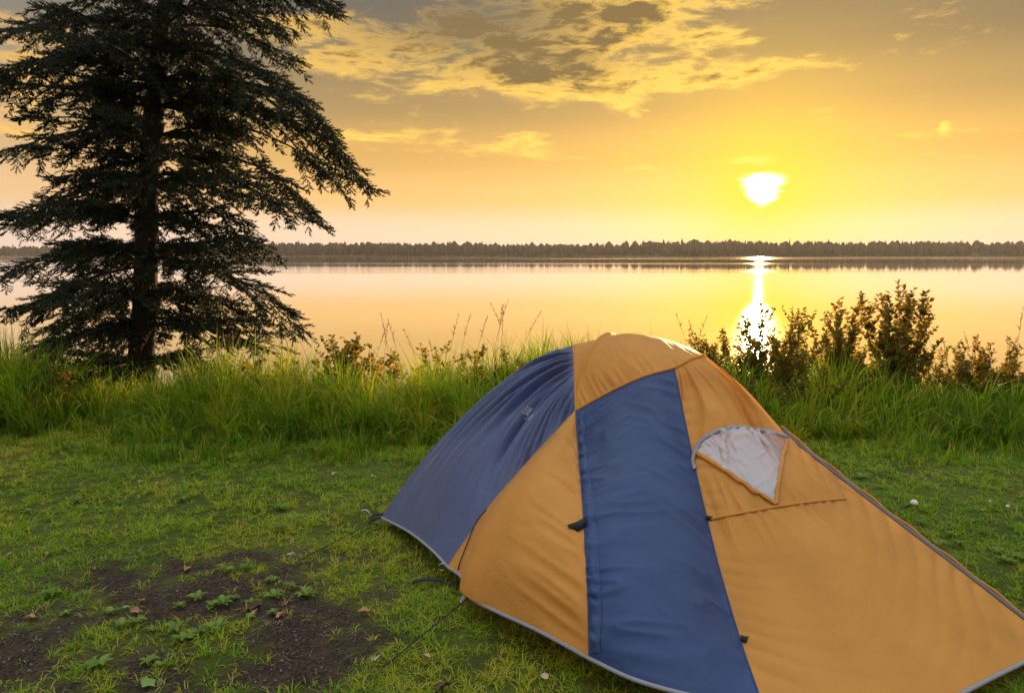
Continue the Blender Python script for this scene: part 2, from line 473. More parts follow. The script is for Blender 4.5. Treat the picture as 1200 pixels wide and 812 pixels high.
def soil_at(x, y):
    s = np.zeros_like(x)
    n = fbm(x * 2.3, y * 2.3, 11, 5)
    for cx, cy, rx, ry, a in SOIL_W:
        s = s + a * np.exp(-(((x - cx) / rx) ** 2 + ((y - cy) / ry) ** 2))
    n2 = fbm(x * 6.5, y * 9, 13, 3); n3 = fbm(x * 21, y * 27, 14, 2)
    s = np.minimum(s, 1.25) * (0.25 + 0.75 * n) + (n - 0.5) * 0.5 + (n2 - 0.5) * 1.3 + (n3 - 0.5) * 0.8 - 0.33 - 0.5 * (y > 5.6) - 0.3 * (x > 0.6)
    return np.clip((s - 0.12) / 0.5, 0, 1)
def ground_z(x, y):
    edge = 7.3 + 0.35 * np.sin(x * 0.7) + 0.25 * np.sin(x * 1.9 + 1)
    t = np.clip((y - edge) / 3.2, 0, 1)
    z = -0.95 * t * t * (3 - 2 * t) - np.clip((y - 11) * 0.12, 0, 3)
    z = z + (fbm(x * 1.3, y * 1.3, 3, 3) - 0.5) * 0.05 + (fbm(x * 9, y * 9, 5, 3) - 0.5) * 0.018
    return z
gx = np.concatenate([np.linspace(-60, -7, 40)[:-1], np.linspace(-7, 7, 240), np.linspace(7, 60, 40)[1:]])
gy = np.concatenate([np.linspace(-60, 1.5, 24)[:-1], np.linspace(1.5, 9.5, 180), np.linspace(9.5, 40, 40)[1:]])
X, Y = np.meshgrid(gx, gy, indexing='ij')
Z = ground_z(X, Y)
V = np.stack([X, Y, Z], -1).reshape(-1, 3)
ni, nj = X.shape
i, j = np.meshgrid(np.arange(ni - 1), np.arange(nj - 1), indexing='ij')
F = np.stack([i * nj + j, (i + 1) * nj + j, (i + 1) * nj + j + 1, i * nj + j + 1], -1).reshape(-1, 4)
tag(link('ground', mesh_np('ground', V, F, MAT['ground'], True, {'soil': soil_at(V[:, 0], V[:, 1])})),
    'campsite lawn with bare dark soil patches sloping to the lake', 'ground', kind='structure')

wv = np.array([(-2400, 8.0, WATER_Z), (2400, 8.0, WATER_Z), (2400, 1800, WATER_Z), (-2400, 1800, WATER_Z)], float)
tag(link('lake_water', mesh_np('lake_water', wv, np.array([[0, 1, 2, 3]]), MAT['water'])),
    'calm lake mirroring the sunset sky', 'water', kind='structure')

# far shore: a low bank and a wood that reads as one mass
SH_Y = 900.0
def shore_y(x): return SH_Y + 40 * np.sin(x / 310.0) + 25 * np.sin(x / 120.0 + 1) + np.where(x < -120, np.minimum((-120 - x) * 0.55, 320), 0)
sx_ = np.linspace(-1900, 1900, 160)
rows = []
for off, z in [(-4, WATER_Z - 0.3), (3, 0.3), (16, 5.0), (300, 6.0), (1600, 6.0)]:
    rows.append(np.stack([sx_, shore_y(sx_) + off, np.full_like(sx_, z)], 1))
V = np.concatenate(rows); n = len(sx_)
i, j = np.meshgrid(np.arange(len(rows) - 1), np.arange(n - 1), indexing='ij')
F = np.stack([i * n + j, i * n + j + 1, (i + 1) * n + j + 1, (i + 1) * n + j], -1).reshape(-1, 4)
tag(link('far_shore', mesh_np('far_shore', V, F, MAT['forest'], True, {'var': np.full(len(V), 0.5)})),
    'low dark bank on the far side of the lake', 'shore', kind='structure')

def far_forest():
    N = 3500
    x = np.linspace(-1300, 1300, N) + rng.uniform(-3, 3, N)
    d = rng.uniform(0, 1, N) ** 2.2 * 90
    y = shore_y(x) + 3 + d
    hmul = 0.75 + 0.5 * fbm(x / 60.0, d / 60.0, 21, 3)
    h = (11.5 + 4.5 * rng.random(N)) * hmul * np.where(x > 150, 1.12, 0.95)
    big = rng.random(N) < 0.05
    h = np.where(big, h * 1.18, h)
    conifer = rng.random(N) < 0.6
    r = np.where(conifer, h * rng.uniform(0.14, 0.2, N), h * rng.uniform(0.25, 0.36, N))
    k = 4
    prof_c = [(0.0, 0.55), (0.12, 1.0), (0.40, 0.62), (0.42, 0.8), (0.68, 0.32), (0.70, 0.5), (1.0, 0.02)]
    prof_d = [(0.0, 0.4), (0.15, 0.8), (0.4, 1.0), (0.55, 0.95), (0.75, 0.75), (0.9, 0.45), (1.0, 0.05)]
    a = np.linspace(0, 2 * np.pi, k, endpoint=False)
    P = len(prof_c)
    V = np.zeros((N, P, k, 3))
    for q in range(P):
        t = np.where(conifer, prof_c[q][0], prof_d[q][0]); rr = np.where(conifer, prof_c[q][1], prof_d[q][1])
        jit = 1 + 0.35 * (rng.random((N, k)) - 0.5)
        V[:, q, :, 0] = x[:, None] + (r * rr)[:, None] * jit * np.cos(a)
        V[:, q, :, 1] = y[:, None] + (r * rr)[:, None] * jit * np.sin(a)
        V[:, q, :, 2] = (0.2 + d * 0.03 + t * h)[:, None] + (rng.random((N, k)) - 0.5) * 0.06 * h[:, None] * (q > 0)
    q, jj = np.meshgrid(np.arange(P - 1), np.arange(k), indexing='ij')
    f = np.stack([q * k + jj, q * k + (jj + 1) % k, (q + 1) * k + (jj + 1) % k, (q + 1) * k + jj], -1).reshape(-1, 4)
    F = (f[None] + (np.arange(N) * P * k)[:, None, None]).reshape(-1, 4)
    var = np.repeat(rng.random(N), P * k)
    tag(link('far_forest', mesh_np('far_forest', V.reshape(-1, 3), F, MAT['forest'], False, {'var': var})),
        'dark wooded treeline along the far lake shore', 'forest', kind='stuff')
far_forest()

# ================================================================== the tent
A = at_z(447, 606, 0.07); B0 = at_z(525, 664, 0.10); B1 = at_z(549, 698, 0.09)
C = at_z(691, 771, 0.13); D = at_z(893, 824, 0.10); E = at_z(1238, 756, 0.03)
P_ = at_y(672, 404, 4.55); Q_ = at_y(675, 481, 4.05)
N1 = at_y(790, 431, 3.95); N_ = at_y(826, 416, 4.05)
H = np.array((1.05, 5.75, 0.05)); G = np.array((2.05, 4.75, 0.05)); M_ = np.array((0.98, 4.85, 1.07))
tent = empty('dome_tent', ((A + E)[0] / 2, (A + E)[1] / 2 + 0.2, 0))
TL = np.array(tent.location)
tag(tent, 'orange and blue nylon dome tent pitched on the lawn', 'tent')

def tlink(name, me, parent=None):
    o = link(name, me)
    o.parent = parent or tent
    o.matrix_parent_inverse = Matrix.Translation(-Vector(TL)) if parent is None else Matrix.Identity(4)
    return o

def coons(c0, c1, d0, d1, nu, nv):
    """c0,c1 along u at v=0,1 ; d0,d1 along v at u=0,1 -> (nu,nv,3)"""
    c0, c1 = spline(c0, nu), spline(c1, nu); d0, d1 = spline(d0, nv), spline(d1, nv)
    u = np.linspace(0, 1, nu)[:, None, None]; v = np.linspace(0, 1, nv)[None, :, None]
    S = (1 - v) * c0[:, None] + v * c1[:, None] + (1 - u) * d0[None] + u * d1[None]
    S = S - ((1 - u) * (1 - v) * c0[0] + u * (1 - v) * c0[-1] + (1 - u) * v * c1[0] + u * v * c1[-1])
    return S

def normals(S, outward):
    n = np.cross(np.gradient(S, axis=0), np.gradient(S, axis=1))
    n /= np.linalg.norm(n, axis=2)[..., None] + 1e-9
    if (n * outward).sum(2).mean() < 0: n = -n
    return n

def grid_mesh(name, S, mat, keep=None, attr=None):
    nu, nv = S.shape[:2]
    i, j = np.meshgrid(np.arange(nu - 1), np.arange(nv - 1), indexing='ij')
    F = np.stack([i * nv + j, (i + 1) * nv + j, (i + 1) * nv + j + 1, i * nv + j + 1], -1)
    F = F[keep[:-1, :-1]] if keep is not None else F.reshape(-1, 4)
    return mesh_np(name, S.reshape(-1, 3), F, mat, True)

def crz(a, b, seed):
    """sharp-crested folds, about -0.5..0.5"""
    q = 1 - np.abs(2 * vnoise(a, b, seed) - 1)
    return q ** 2 - 0.4
def UV(nu, nv): return np.meshgrid(np.linspace(0, 1, nu), np.linspace(0, 1, nv), indexing='ij')
def fade(t, w): return np.clip(t / w, 0, 1) * np.clip((1 - t) / w, 0, 1)
CTR = np.array((0.75, 4.4, 0.2))

# boundary curves: seams run in upright planes between their end points
def at_pl(px, py, a, b, bow=0.0):
    v = ray(px, py); d = (b - a)[:2]; n_ = np.array((-d[1], d[0])); n_ /= np.linalg.norm(n_)
    a2 = a[:2] + n_ * bow
    s_ = (n_ @ a2) / (n_[0] * v.x + n_[1] * v.y)
    return np.array((v.x * s_, v.y * s_, CAMZ + v.z * s_))
def seam(a, b, pts, bow=0.0): return [a] + [at_pl(x, y, a, b, bow * math.sin(math.pi * (q + 1) / (len(pts) + 1))) for q, (x, y) in enumerate(pts)] + [b]
sil = seam(A, P_, [(468, 575), (508, 524), (560, 471), (620, 425)])
seamPQ = [P_, at_y(673.5, 430, 4.33), Q_]
hemAB = [A, at_z(478, 622, 0.10), at_z(505, 643, 0.12), B0]
pole2 = seam(B0, Q_, [(541, 640), (575, 592), (620, 540)], 0.0)
hemBC = [B0, at_z(541, 676, 0.11), B1, at_z(580, 715, 0.13), at_z(630, 738, 0.14), C]
seamCQ = seam(C, Q_, [(689, 690), (684, 600), (678, 530)])
browQN = [Q_, at_y(715, 459, 3.98), at_y(755, 441, 3.94), N1]
hemCD = [C, at_z(745, 796, 0.13), at_z(820, 816, 0.12), D]
seamDN = seam(D, N1, [(866, 745), (840, 655), (816, 555), (800, 480)])
browN = [N1, at_y(808, 422, 4.0), N_]
hemDE = [D, at_z(985, 846, 0.10), at_z(1080, 832, 0.11), at_z(1165, 792, 0.09), E]
edgeEN = seam(E, N_, [(1200, 726), (1130, 672), (1060, 619), (985, 561), (925, 512), (873, 455)])
def save_panel(name, S, mat, out, wr, keep=None, label=None):
    n = normals(S, out)
    S2 = S + n * wr[..., None]
    o = tlink(name, grid_mesh(name, S2, mat, keep))
    if label: o['label'] = label
    return o, S2, normals(S2, out)

# -- rear blue panel (left in the photograph): u from the ground hem to the cap, v from the back pole to the side pole
nu, nv = 170, 130
S = coons(sil, pole2, hemAB, seamPQ, nu, nv)
u, v = UV(nu, nv)
# pull folds fan out from the cap seam
fanx = (v - 0.25) / (0.25 + 0.75 * (1 - u) ** 0.9)
fold = (np.abs(np.sin(fanx * 12 + 3.2 * np.sin(fanx * 4.3) + 1.5 * u)) ** 0.7 - 0.5) * 0.6 + (vnoise(fanx * 12, u * 2.0, 5) - 0.5) * 1.5
fold += (vnoise(fanx * 30, u * 2.5, 9) - 0.5) * 0.4
wr = fold * 0.046 * np.clip((u - 0.22) / 0.45, 0, 1) ** 1.2 * fade(v, 0.06) * np.clip((1.0 - u) / 0.06, 0, 1)
wr += (vnoise((v + u * 0.3) * 9, u * 3, 77) - 0.5) * 0.012 * fade(v, 0.1) * fade(u, 0.08)
wr += 0.07 * np.sin(np.pi * u) * np.sin(np.pi * v) * 0.8
panel_rear, S_rear, n_rear = save_panel('rear_panel', S, MAT['blue_skylit'], np.array((-0.6, -0.7, 0.5)), wr, label='blue nylon rear panel with pull folds below the cap')

# -- orange side panel, a triangle up to the shoulder
nu, nv = 130, 110
S = coons(hemBC, [Q_ + np.array((0.0, 0, 0)), Q_ + (C - Q_) * 0.001, Q_ + (C - Q_) * 0.002], pole2, seamCQ, nu, nv)
u, v = UV(nu, nv)
wr = 0.10 * np.sin(np.pi * u) * np.sin(np.pi * v) ** 0.8 * (1 - v * 0.4)
ridge = np.exp(-(((u - 0.30 - 0.1 * v) / 0.11) ** 2)) * np.exp(-((v - 0.1) / 0.35) ** 2)
wr += 0.05 * ridge * fade(u, 0.1)
wr += crz((v + 0.15 * u) * 24, u * 2.5, 31) * 0.022 * np.clip((u - 0.5) / 0.4, 0, 1) * np.clip((1 - u) / 0.05, 0, 1) * fade(v, 0.08)
wr += (vnoise(u * 6, v * 8, 33) - 0.5) * 0.008 * fade(u, 0.1) * fade(v, 0.1)
panel_side, S_side, n_side = save_panel('side_panel', S, MAT['orange'], np.array((-0.6, -0.8, 0.3)), wr, label='triangular orange nylon side panel')

# -- blue door panel
nu, nv = 120, 190
S = coons(hemCD, browQN, seamCQ, seamDN, nu, nv)
u, v = UV(nu, nv)
wr = 0.035 * np.sin(np.pi * u) * np.sin(np.pi * v)
wr += crz((v - 0.10 * u) * 30 + 0.9 * vnoise(u * 3, v * 5, 4), u * 2.0, 41) * 0.022 * np.clip(1 - u / 0.75, 0.1, 1) * fade(u, 0.04) * fade(v, 0.05)
wr += crz((v + 0.22 * u) * 22, u * 2.0, 43) * 0.018 * np.clip((u - 0.45) / 0.4, 0, 1) * fade(u, 0.04) * fade(v, 0.05)
wr += (vnoise(u * 5, v * 7, 44) - 0.5) * 0.014 * fade(u, 0.1) * fade(v, 0.1)
panel_door, S_door, n_door = save_panel('door_panel', S, MAT['blue'], np.array((0, -1, 0.3)), wr, label='tall dark blue door panel between orange panels')

# -- orange front panel with the window
nu, nv = 190, 210
S = coons(hemDE, browN, seamDN, edgeEN, nu, nv)
u, v = UV(nu, nv)
wr = 0.05 * np.sin(np.pi * u) * np.sin(np.pi * v)
wr += (np.abs(np.sin((v + 0.05 * u) * 66 + 6 * vnoise(v * 8, u * 2, 50))) - 0.6) * (0.2 + vnoise(v * 12, u * 2 + 3, 51)) * 0.012 * np.exp(-u / 0.16) * fade(u, 0.02) * fade(v, 0.05)
wr += (np.abs(np.sin((v * 0.8 - 0.32 * u) * 62 + 5 * vnoise(v * 7, u * 2, 52))) - 0.6) * (0.3 + vnoise(v * 9, u * 2 + 7, 53)) * 0.015 * np.exp(-(1 - u) / 0.28) * fade(u, 0.02) * fade(v, 0.05) * np.clip((0.75 - v) / 0.2, 0.25, 1)
# soft diagonal creases above and round the window
wr += crz((u - 0.75 * v) * 9 + 1.2 * vnoise(u * 4, v * 6, 2), (u + v) * 2.2, 54) * 0.040 * np.clip((v - 0.55) / 0.2, 0, 1) * fade(u, 0.08) * np.clip((1 - v) / 0.08, 0, 1)
wr += crz(u * 26 + 2 * v, v * 5, 57) * 0.014 * np.exp(-((v - 0.50) / 0.10) ** 2) * fade(u, 0.06)
wr += (vnoise(u * 5, v * 6, 55) - 0.5) * 0.020 * fade(u, 0.1) * fade(v, 0.1)
n0 = normals(S, np.array((0.2, -1, 0.3)))
S_front = S + n0 * wr[..., None]
n_front = normals(S_front, np.array((0.2, -1, 0.3)))

def to_px(P):
    P = np.asarray(P) - np.array((0, 0, CAMZ))
    c, s = math.cos(PITCH), math.sin(PITCH)
    f = P[..., 1] * c - P[..., 2] * s; up = P[..., 1] * s + P[..., 2] * c
    return np.stack([CX + FPX * P[..., 0] / f, CY - FPX * up / f], -1)
PXF = to_px(S_front)
def surf_at(S, Nn, PX, px, py, lift):
    """point of a panel's cloth at a surveyed spot, between grid points"""
    q = np.array((px, py), float)
    a, b = np.unravel_index(np.argmin(((PX - q) ** 2).sum(2)), PX.shape[:2])
    a = min(max(a, 1), S.shape[0] - 2); b = min(max(b, 1), S.shape[1] - 2)
    J = np.stack([(PX[a + 1, b] - PX[a - 1, b]) / 2, (PX[a, b + 1] - PX[a, b - 1]) / 2], 1)
    try: da, db = np.clip(np.linalg.solve(J, q - PX[a, b]), -1, 1)
    except np.linalg.LinAlgError: da = db = 0
    p = S[a, b] + (S[a + 1, b] - S[a - 1, b]) / 2 * da + (S[a, b + 1] - S[a, b - 1]) / 2 * db
    return p + Nn[a, b] * lift
def on_front(px, py, lift=0.004): return surf_at(S_front, n_front, PXF, px, py, lift)
def in_poly(pts, poly):
    x, y = pts[..., 0], pts[..., 1]; inside = np.zeros(x.shape, bool); k = len(poly)
    for a in range(k):
        (x1, y1), (x2, y2) = poly[a], poly[(a + 1) % k]
        cond = ((y1 > y) != (y2 > y)) & (x < (x2 - x1) * (y - y1) / (y2 - y1 + 1e-12) + x1)
        inside ^= cond
    return inside
arc = [(811, 551), (812.5, 538), (818, 524), (828, 513), (842, 505.5), (858, 502), (876, 502.5), (897, 506), (922, 513.5)]
win = [(817, 530)] + arc[3:] + [(921, 519), (915, 545), (911, 570), (908.5, 591), (880, 573), (850, 552)]
cxw = sum(p[0] for p in win) / len(win); cyw = sum(p[1] for p in win) / len(win)
shr = [(cxw + (a - cxw) * 0.93, cyw + (b - cyw) * 0.93) for a, b in win]
hole = in_poly(PXF, shr)
front = tlink('front_panel', grid_mesh('front_panel', S_front, MAT['orange'], ~hole))
front['label'] = 'large orange front panel with a half-moon window'

def sub(name, me, parent):
    o = link(name, me); o.parent = parent
    return o
# window: a crumpled vinyl sheet lying on the opening
inw = in_poly(PXF, win)
ii, jj = np.where(inw)
i0, i1, j0, j1 = ii.min() - 1, ii.max() + 2, jj.min() - 1, jj.max() + 2
def bil(S, fi, fj):
    a = np.clip(np.floor(fi).astype(int), 0, S.shape[0] - 2); b = np.clip(np.floor(fj).astype(int), 0, S.shape[1] - 2)
    x = (fi - a)[..., None]; y = (fj - b)[..., None]
    return (S[a, b] * (1 - x) + S[a + 1, b] * x) * (1 - y) + (S[a, b + 1] * (1 - x) + S[a + 1, b + 1] * x) * y
fi, fj = np.meshgrid(np.linspace(i0, i1, 170), np.linspace(j0, j1, 170), indexing='ij')
SW = bil(S_front, fi, fj); NW = bil(n_front, fi, fj)
pw = to_px(SW)
wq, wz = pw[..., 0] / 9.0, pw[..., 1] / 9.0
def crease(a, b, seed): return 1 - np.abs(2 * vnoise(a, b, seed) - 1)
wd, we = wq * 0.70 + wz * 0.72, wq * 0.72 - wz * 0.70        # along and across the pull of the sheet
cr = crease(we * 0.9 + 0.5 * vnoise(wd * 0.4, we * 0.4, 60), wd * 0.16, 61) ** 2 + 0.5 * crease(we * 2.1, wd * 0.3, 62) ** 2 + 0.35 * crease(wd * 0.8, we * 0.5, 63) ** 2
SW = SW + NW * (0.004 + 0.010 * cr)[..., None]
wo_ = sub('window', grid_mesh('window', SW, MAT['vinyl'], in_poly(pw, win)), front)
wo_['label'] = 'crumpled clear vinyl half-moon window'

def ribbon(path, nrm, w, thick=0.004, off=0.0, n=None):
    """closed flat strip along a path, width across, standing proud along nrm"""
    P = np.asarray(path); T = np.gradient(P, axis=0); T /= np.linalg.norm(T, axis=1)[:, None] + 1e-9
    Nn = np.asarray(nrm); Bn = np.cross(T, Nn); Bn /= np.linalg.norm(Bn, axis=1)[:, None] + 1e-9
    w = np.broadcast_to(np.asarray(w, float), (len(P),))[:, None]
    P = P + Bn * off
    ring = np.stack([P - Bn * w / 2, P - Bn * w / 2 + Nn * thick, P + Bn * w / 2 + Nn * thick, P + Bn * w / 2], 1)
    k = len(P); a, b = np.meshgrid(np.arange(k - 1), np.arange(4), indexing='ij')
    F = np.stack([a * 4 + b, a * 4 + (b + 1) % 4, (a + 1) * 4 + (b + 1) % 4, (a + 1) * 4 + b], -1).reshape(-1, 4)
    F = np.concatenate([F, [[0, 1, 2, 3], [(k - 1) * 4 + 3, (k - 1) * 4 + 2, (k - 1) * 4 + 1, (k - 1) * 4]]])
    return ring.reshape(-1, 3), F
def front_path(pts, n, lift=0.004):
    p2 = spline([(a, b, 0) for a, b in pts], n)[:, :2]
    P = np.array([on_front(a, b, lift) for a, b in p2])
    for _ in range(4): P[1:-1] = (P[:-2] + 2 * P[1:-1] + P[2:]) / 4
    Nn = np.array([n_front[np.unravel_index(np.argmin(((PXF - q) ** 2).sum(2)), PXF.shape[:2])] for q in p2])
    return P, Nn
for name, pts, w, mat, lab in [('window_binding', arc, 0.020, 'grey_trim', 'grey curved binding over the window'),
                               ('window_hem', [(817, 531), (850, 552.5), (880, 573.5), (909, 592)], 0.022, 'orange', None),
                               ('window_edge', [(921, 517), (915, 545), (911, 570), (909, 591)], 0.018, 'orange', None),
                               ('seam', [(833, 608), (880, 599), (935, 590), (990, 584)], 0.014, 'orange', None)]:
    lift, th_ = (0.003, 0.004) if name == 'seam' else (0.009, 0.006)
    P, Nn = front_path(pts, 60, lift)
    V, F = ribbon(P, Nn, w, th_)
    o = sub(name, mesh_np(name, V, F, MAT[mat]), front)
    if lab: o['label'] = lab

# -- cap
nu, nv = 110, 110
farPM = [P_, (P_ + M_) / 2 + np.array((0, 0.03, 0.06)), M_]
nm = [N_, (N_ + M_) / 2 + np.array((0.03, 0.03, 0.03)), M_]
S = coons(browQN[:-1] + browN[0:], farPM, [Q_, at_y(673.5, 430, 4.33), P_], nm, nu, nv)
u, v = UV(nu, nv)
wr = 0.085 * np.sin(np.pi * np.clip(u, 0, 1)) * np.sin(np.pi * v) ** 0.9
# the roof pole lifts an arch from the near shoulder over the crown
arch = np.abs(v - (1.12 * np.sqrt(np.clip(u / 0.62, 0, 1))))
wr += 0.030 * np.exp(-(arch / 0.055) ** 2) * fade(u, 0.10) * fade(v, 0.08)
wr += crz(u * 24 + v * 5, v * 2.0, 71) * 0.018 * np.exp(-v / 0.22) * fade(u, 0.06) * fade(v, 0.04)
wr += (vnoise(u * 6, v * 6, 72) - 0.5) * 0.008 * fade(u, 0.1) * fade(v, 0.1)
cap, S_cap, n_cap = save_panel('cap_panel', S, MAT['orange'], np.array((0, -0.3, 1.0)), wr, label='orange nylon cap over the top of the tent')

# -- far side of the tent
S = coons([A, (A + H) / 2 + np.array((-0.05, 0.05, 0.05)), H], farPM, sil, [H, H * 0.35 + M_ * 0.65 + np.array((-0.02, 0.12, 0.14)), M_], 40, 40)
u, v = UV(40, 40)
save_panel('back_panel', S, MAT['blue'], np.array((-0.4, 1, 0.4)), 0.03 * np.sin(np.pi * u) * np.sin(np.pi * v) + (vnoise(u * 8, v * 3, 81) - 0.5) * 0.02 * fade(u, .1) * fade(v, .1))
S = coons([H, (H + G) / 2 + np.array((0.03, 0.03, 0.04)), G], nm[::-1], [H, H * 0.35 + M_ * 0.65 + np.array((-0.02, 0.12, 0.14)), M_], [G, G * 0.45 + N_ * 0.55 + np.array((0.02, 0.06, 0.0)), N_], 40, 40)
save_panel('far_panel', S, MAT['orange'], np.array((0.8, 1, 0.4)), 0.03 * np.sin(np.pi * u) * np.sin(np.pi * v) + (vnoise(u * 8, v * 3, 82) - 0.5) * 0.02 * fade(u, .1) * fade(v, .1))
inset = np.array((0.012, 0.03, -0.012))
S = coons([E + inset, (E + G) / 2 + np.array((0, 0, 0.04)), G], [N_ + inset, N_ + inset + (G - N_) * 0.001, N_ + inset + (G - N_) * 0.002],
          [p + inset for p in edgeEN], [G, G * 0.45 + N_ * 0.55 + np.array((0.02, 0.06, 0.0)), N_ + inset], 40, 60)
u, v = UV(40, 60)
save_panel('flap_panel', S, MAT['orange'], np.array((1, 0.6, 0.3)), -0.015 * np.sin(np.pi * u) * np.sin(np.pi * v))

# -- right edge: zip tape and orange welt beside it, running down to the corner peg
ed = spline(edgeEN, 120)
ed = ed[:86]
nd = np.tile(np.array((0.25, -0.55, 0.8)), (len(ed), 1)); nd /= np.linalg.norm(nd, axis=1)[:, None]
wav = 0.003 * np.sin(np.arange(len(ed)) * 0.5)
sag = (np.sin(np.linspace(0, np.pi, len(ed))) * 0.012)[:, None] * np.array((0.4, 0.5, -0.2))
V, F = ribbon(ed + nd * 0.004 + np.array((0.0, 0.005, 0.004)) + sag, nd, 0.022, 0.004, off=0.0)
o = tlink('zip_tape', mesh_np('zip_tape', V, F, MAT['zip'])); o['label'] = 'grey zip tape along the sloping front edge'
V, F = tube(ed + np.array((0.010, 0.022, 0.016)) + sag * 1.6 + wav[:, None], 0.007, 6, False)
o = tlink('welt', mesh_np('welt', V, F, MAT['orange'], True)); o['label'] = 'orange welt along the sloping front edge'

# -- hem piping and seam binding
def piping(name, pts, r, mat, n=60, off=(0, 0, 0)):
    return tlink(name, tube_mesh(name, spline(pts, n) + np.array(off), r, MAT[mat], 8))
piping('hem_binding', hemAB, 0.0075, 'grey_trim', 50, (0, -0.003, 0))
piping('hem_binding', hemBC, 0.0085, 'grey_trim', 70, (0, -0.003, 0))
piping('hem_binding', hemCD, 0.0085, 'grey_trim', 50, (0, -0.003, 0))
piping('hem_binding', hemDE, 0.0085, 'grey_trim', 70, (0, -0.003, 0))
piping('seam_binding', seamPQ, 0.007, 'orange', 40)
piping('seam_binding', browQN[:-1] + browN, 0.008, 'orange', 70, (0, -0.002, 0.002))
piping('seam_binding', seamCQ, 0.005, 'blue', 70)
piping('seam_binding', seamDN, 0.004, 'blue', 70)
piping('seam_binding', pole2, 0.0045, 'orange', 60)

# -- zip flap down the near edge of the blue door, ruched
Pz = S_door[6, 4:-6] ; Nz = n_door[6, 4:-6]
k = len(Pz); t = np.arange(k)
nz = 9
Wz = np.linspace(-0.5, 0.5, nz)
Tz = np.gradient(Pz, axis=0); Tz /= np.linalg.norm(Tz, axis=1)[:, None]
Bz = np.cross(Tz, Nz); Bz /= np.linalg.norm(Bz, axis=1)[:, None]
wid = 0.050 + 0.012 * np.sin(t / k * 5)
hgt = 0.012 * np.cos(np.pi * Wz)[None, :] * (1 + 0.7 * (vnoise(np.repeat(t[:, None] * 0.38, nz, 1) + Wz[None] * 1.5, np.repeat(Wz[None] * 1.0, k, 0), 91) - 0.5) * 2) + 0.003
SZ = Pz[:, None] + Bz[:, None] * (wid[:, None] * Wz[None])[..., None] + Nz[:, None] * hgt[..., None]
o = tlink('zip_flap', grid_mesh('zip_flap', SZ, MAT['blue'])); o['label'] = 'ruched blue flap covering the door zip'

# -- toggles
def strap(name, P, dirv, up, L, w, mat, curl=0.02):
    dirv = np.array(dirv, float); dirv /= np.linalg.norm(dirv); up = np.array(up, float); up /= np.linalg.norm(up)
    s = np.linspace(0, 1, 9)
    path = np.asarray(P) + dirv * (s * L)[:, None] + up * (curl * np.sin(np.pi * s))[:, None]
    V, F = ribbon(path, np.tile(up, (9, 1)), w, 0.006)
    return tlink(name, mesh_np(name, V, F, MAT[mat]))
PXD = to_px(S_door)
def near_door(px, py):
    a = np.unravel_index(np.argmin(((PXD - np.array((px, py))) ** 2).sum(2)), PXD.shape[:2]); return S_door[a] + n_door[a] * 0.008
strap('toggle_strap', near_door(687, 611), (-1, -0.25, -0.35), (0, -1, 0.25), 0.085, 0.040, 'black_web', 0.03)['label'] = 'black toggle strap on the orange side panel'
strap('toggle_strap', on_front(823, 608, 0.006), (1, 0.0, -0.12), (0, -1, 0.3), 0.040, 0.020, 'black_web', 0.015)
strap('toggle_strap', on_front(868, 748, 0.006), (1, 0.0, -0.2), (0, -1, 0.3), 0.030, 0.024, 'black_web', 0.015)

# -- maker's mark on the rear panel: two short rows of worn white strokes
PXR = to_px(S_rear)
def on_rear(px, py, lift=0.005):
    a = np.unravel_index(np.argmin(((PXR - np.array((px, py))) ** 2).sum(2)), PXR.shape[:2]); return surf_at(S_rear, n_rear, PXR, px, py, lift), n_rear[a]
gm = Geo()
def stroke(a, b, w=0.0035):
    (p, n1), (q, n2) = on_rear(*a), on_rear(*b)
    V, F = ribbon(np.stack([p, (p + q) / 2, q]), np.stack([n1, n1, n2]), w, 0.0015); gm.add(V, F)
ax = np.array((9.0, -10.5)) / 13.8; bx = np.array((0.93, 0.35))
O = np.array((608.5, 488.0))
for r_, n_s in ((0, 5), (1, 4)):
    o0 = O + ax * (r_ * 0.0) + bx * (r_ * 7.0) + ax * (5.0 if r_ == 0 else -1.0)
    for q in range(n_s):
        s0 = o0 + ax * (q * 2.2)
        stroke(s0, s0 + bx * 5.2)
        if q % 2 == 0: stroke(s0, s0 + ax * 1.7)
        if q % 3 != 1: stroke(s0 + bx * 5.0, s0 + bx * 5.0 + ax * 1.7)
    stroke(o0 + bx * 6.1, o0 + bx * 6.1 + ax * (n_s * 2.2))
o = tlink('printed_mark', gm.mesh('printed_mark', MAT['white_print'])); o['label'] = 'small worn white print on the blue rear panel'

# -- inner floor tub, pegs, guy lines
fl = [A + (0.45, 0.02, 0), B0 + (0.42, 0.30, 0), np.array((0.75, 3.75, 0)), np.array((1.35, 3.95, 0)), G + (-0.35, 0.05, 0), H + (-0.1, -0.3, 0)]
fl = np.array(fl); fl[:, 2] = 0.03
k = len(fl); cen = fl.mean(0)
top = fl.copy(); top[:, 2] = 0.15; top[:, :2] = cen[:2] + (fl[:, :2] - cen[:2]) * 0.96
V = np.concatenate([fl, top, [cen]])
F = [[q, (q + 1) % k, k + (q + 1) % k, k + q] for q in range(k)] + [[q, (q + 1) % k, 2 * k, 2 * k] for q in range(k)]
o = tlink('floor_tub', mesh_np('floor_tub', V, np.array(F), MAT['tub'])); o['label'] = 'dark waterproof floor of the inner tent'

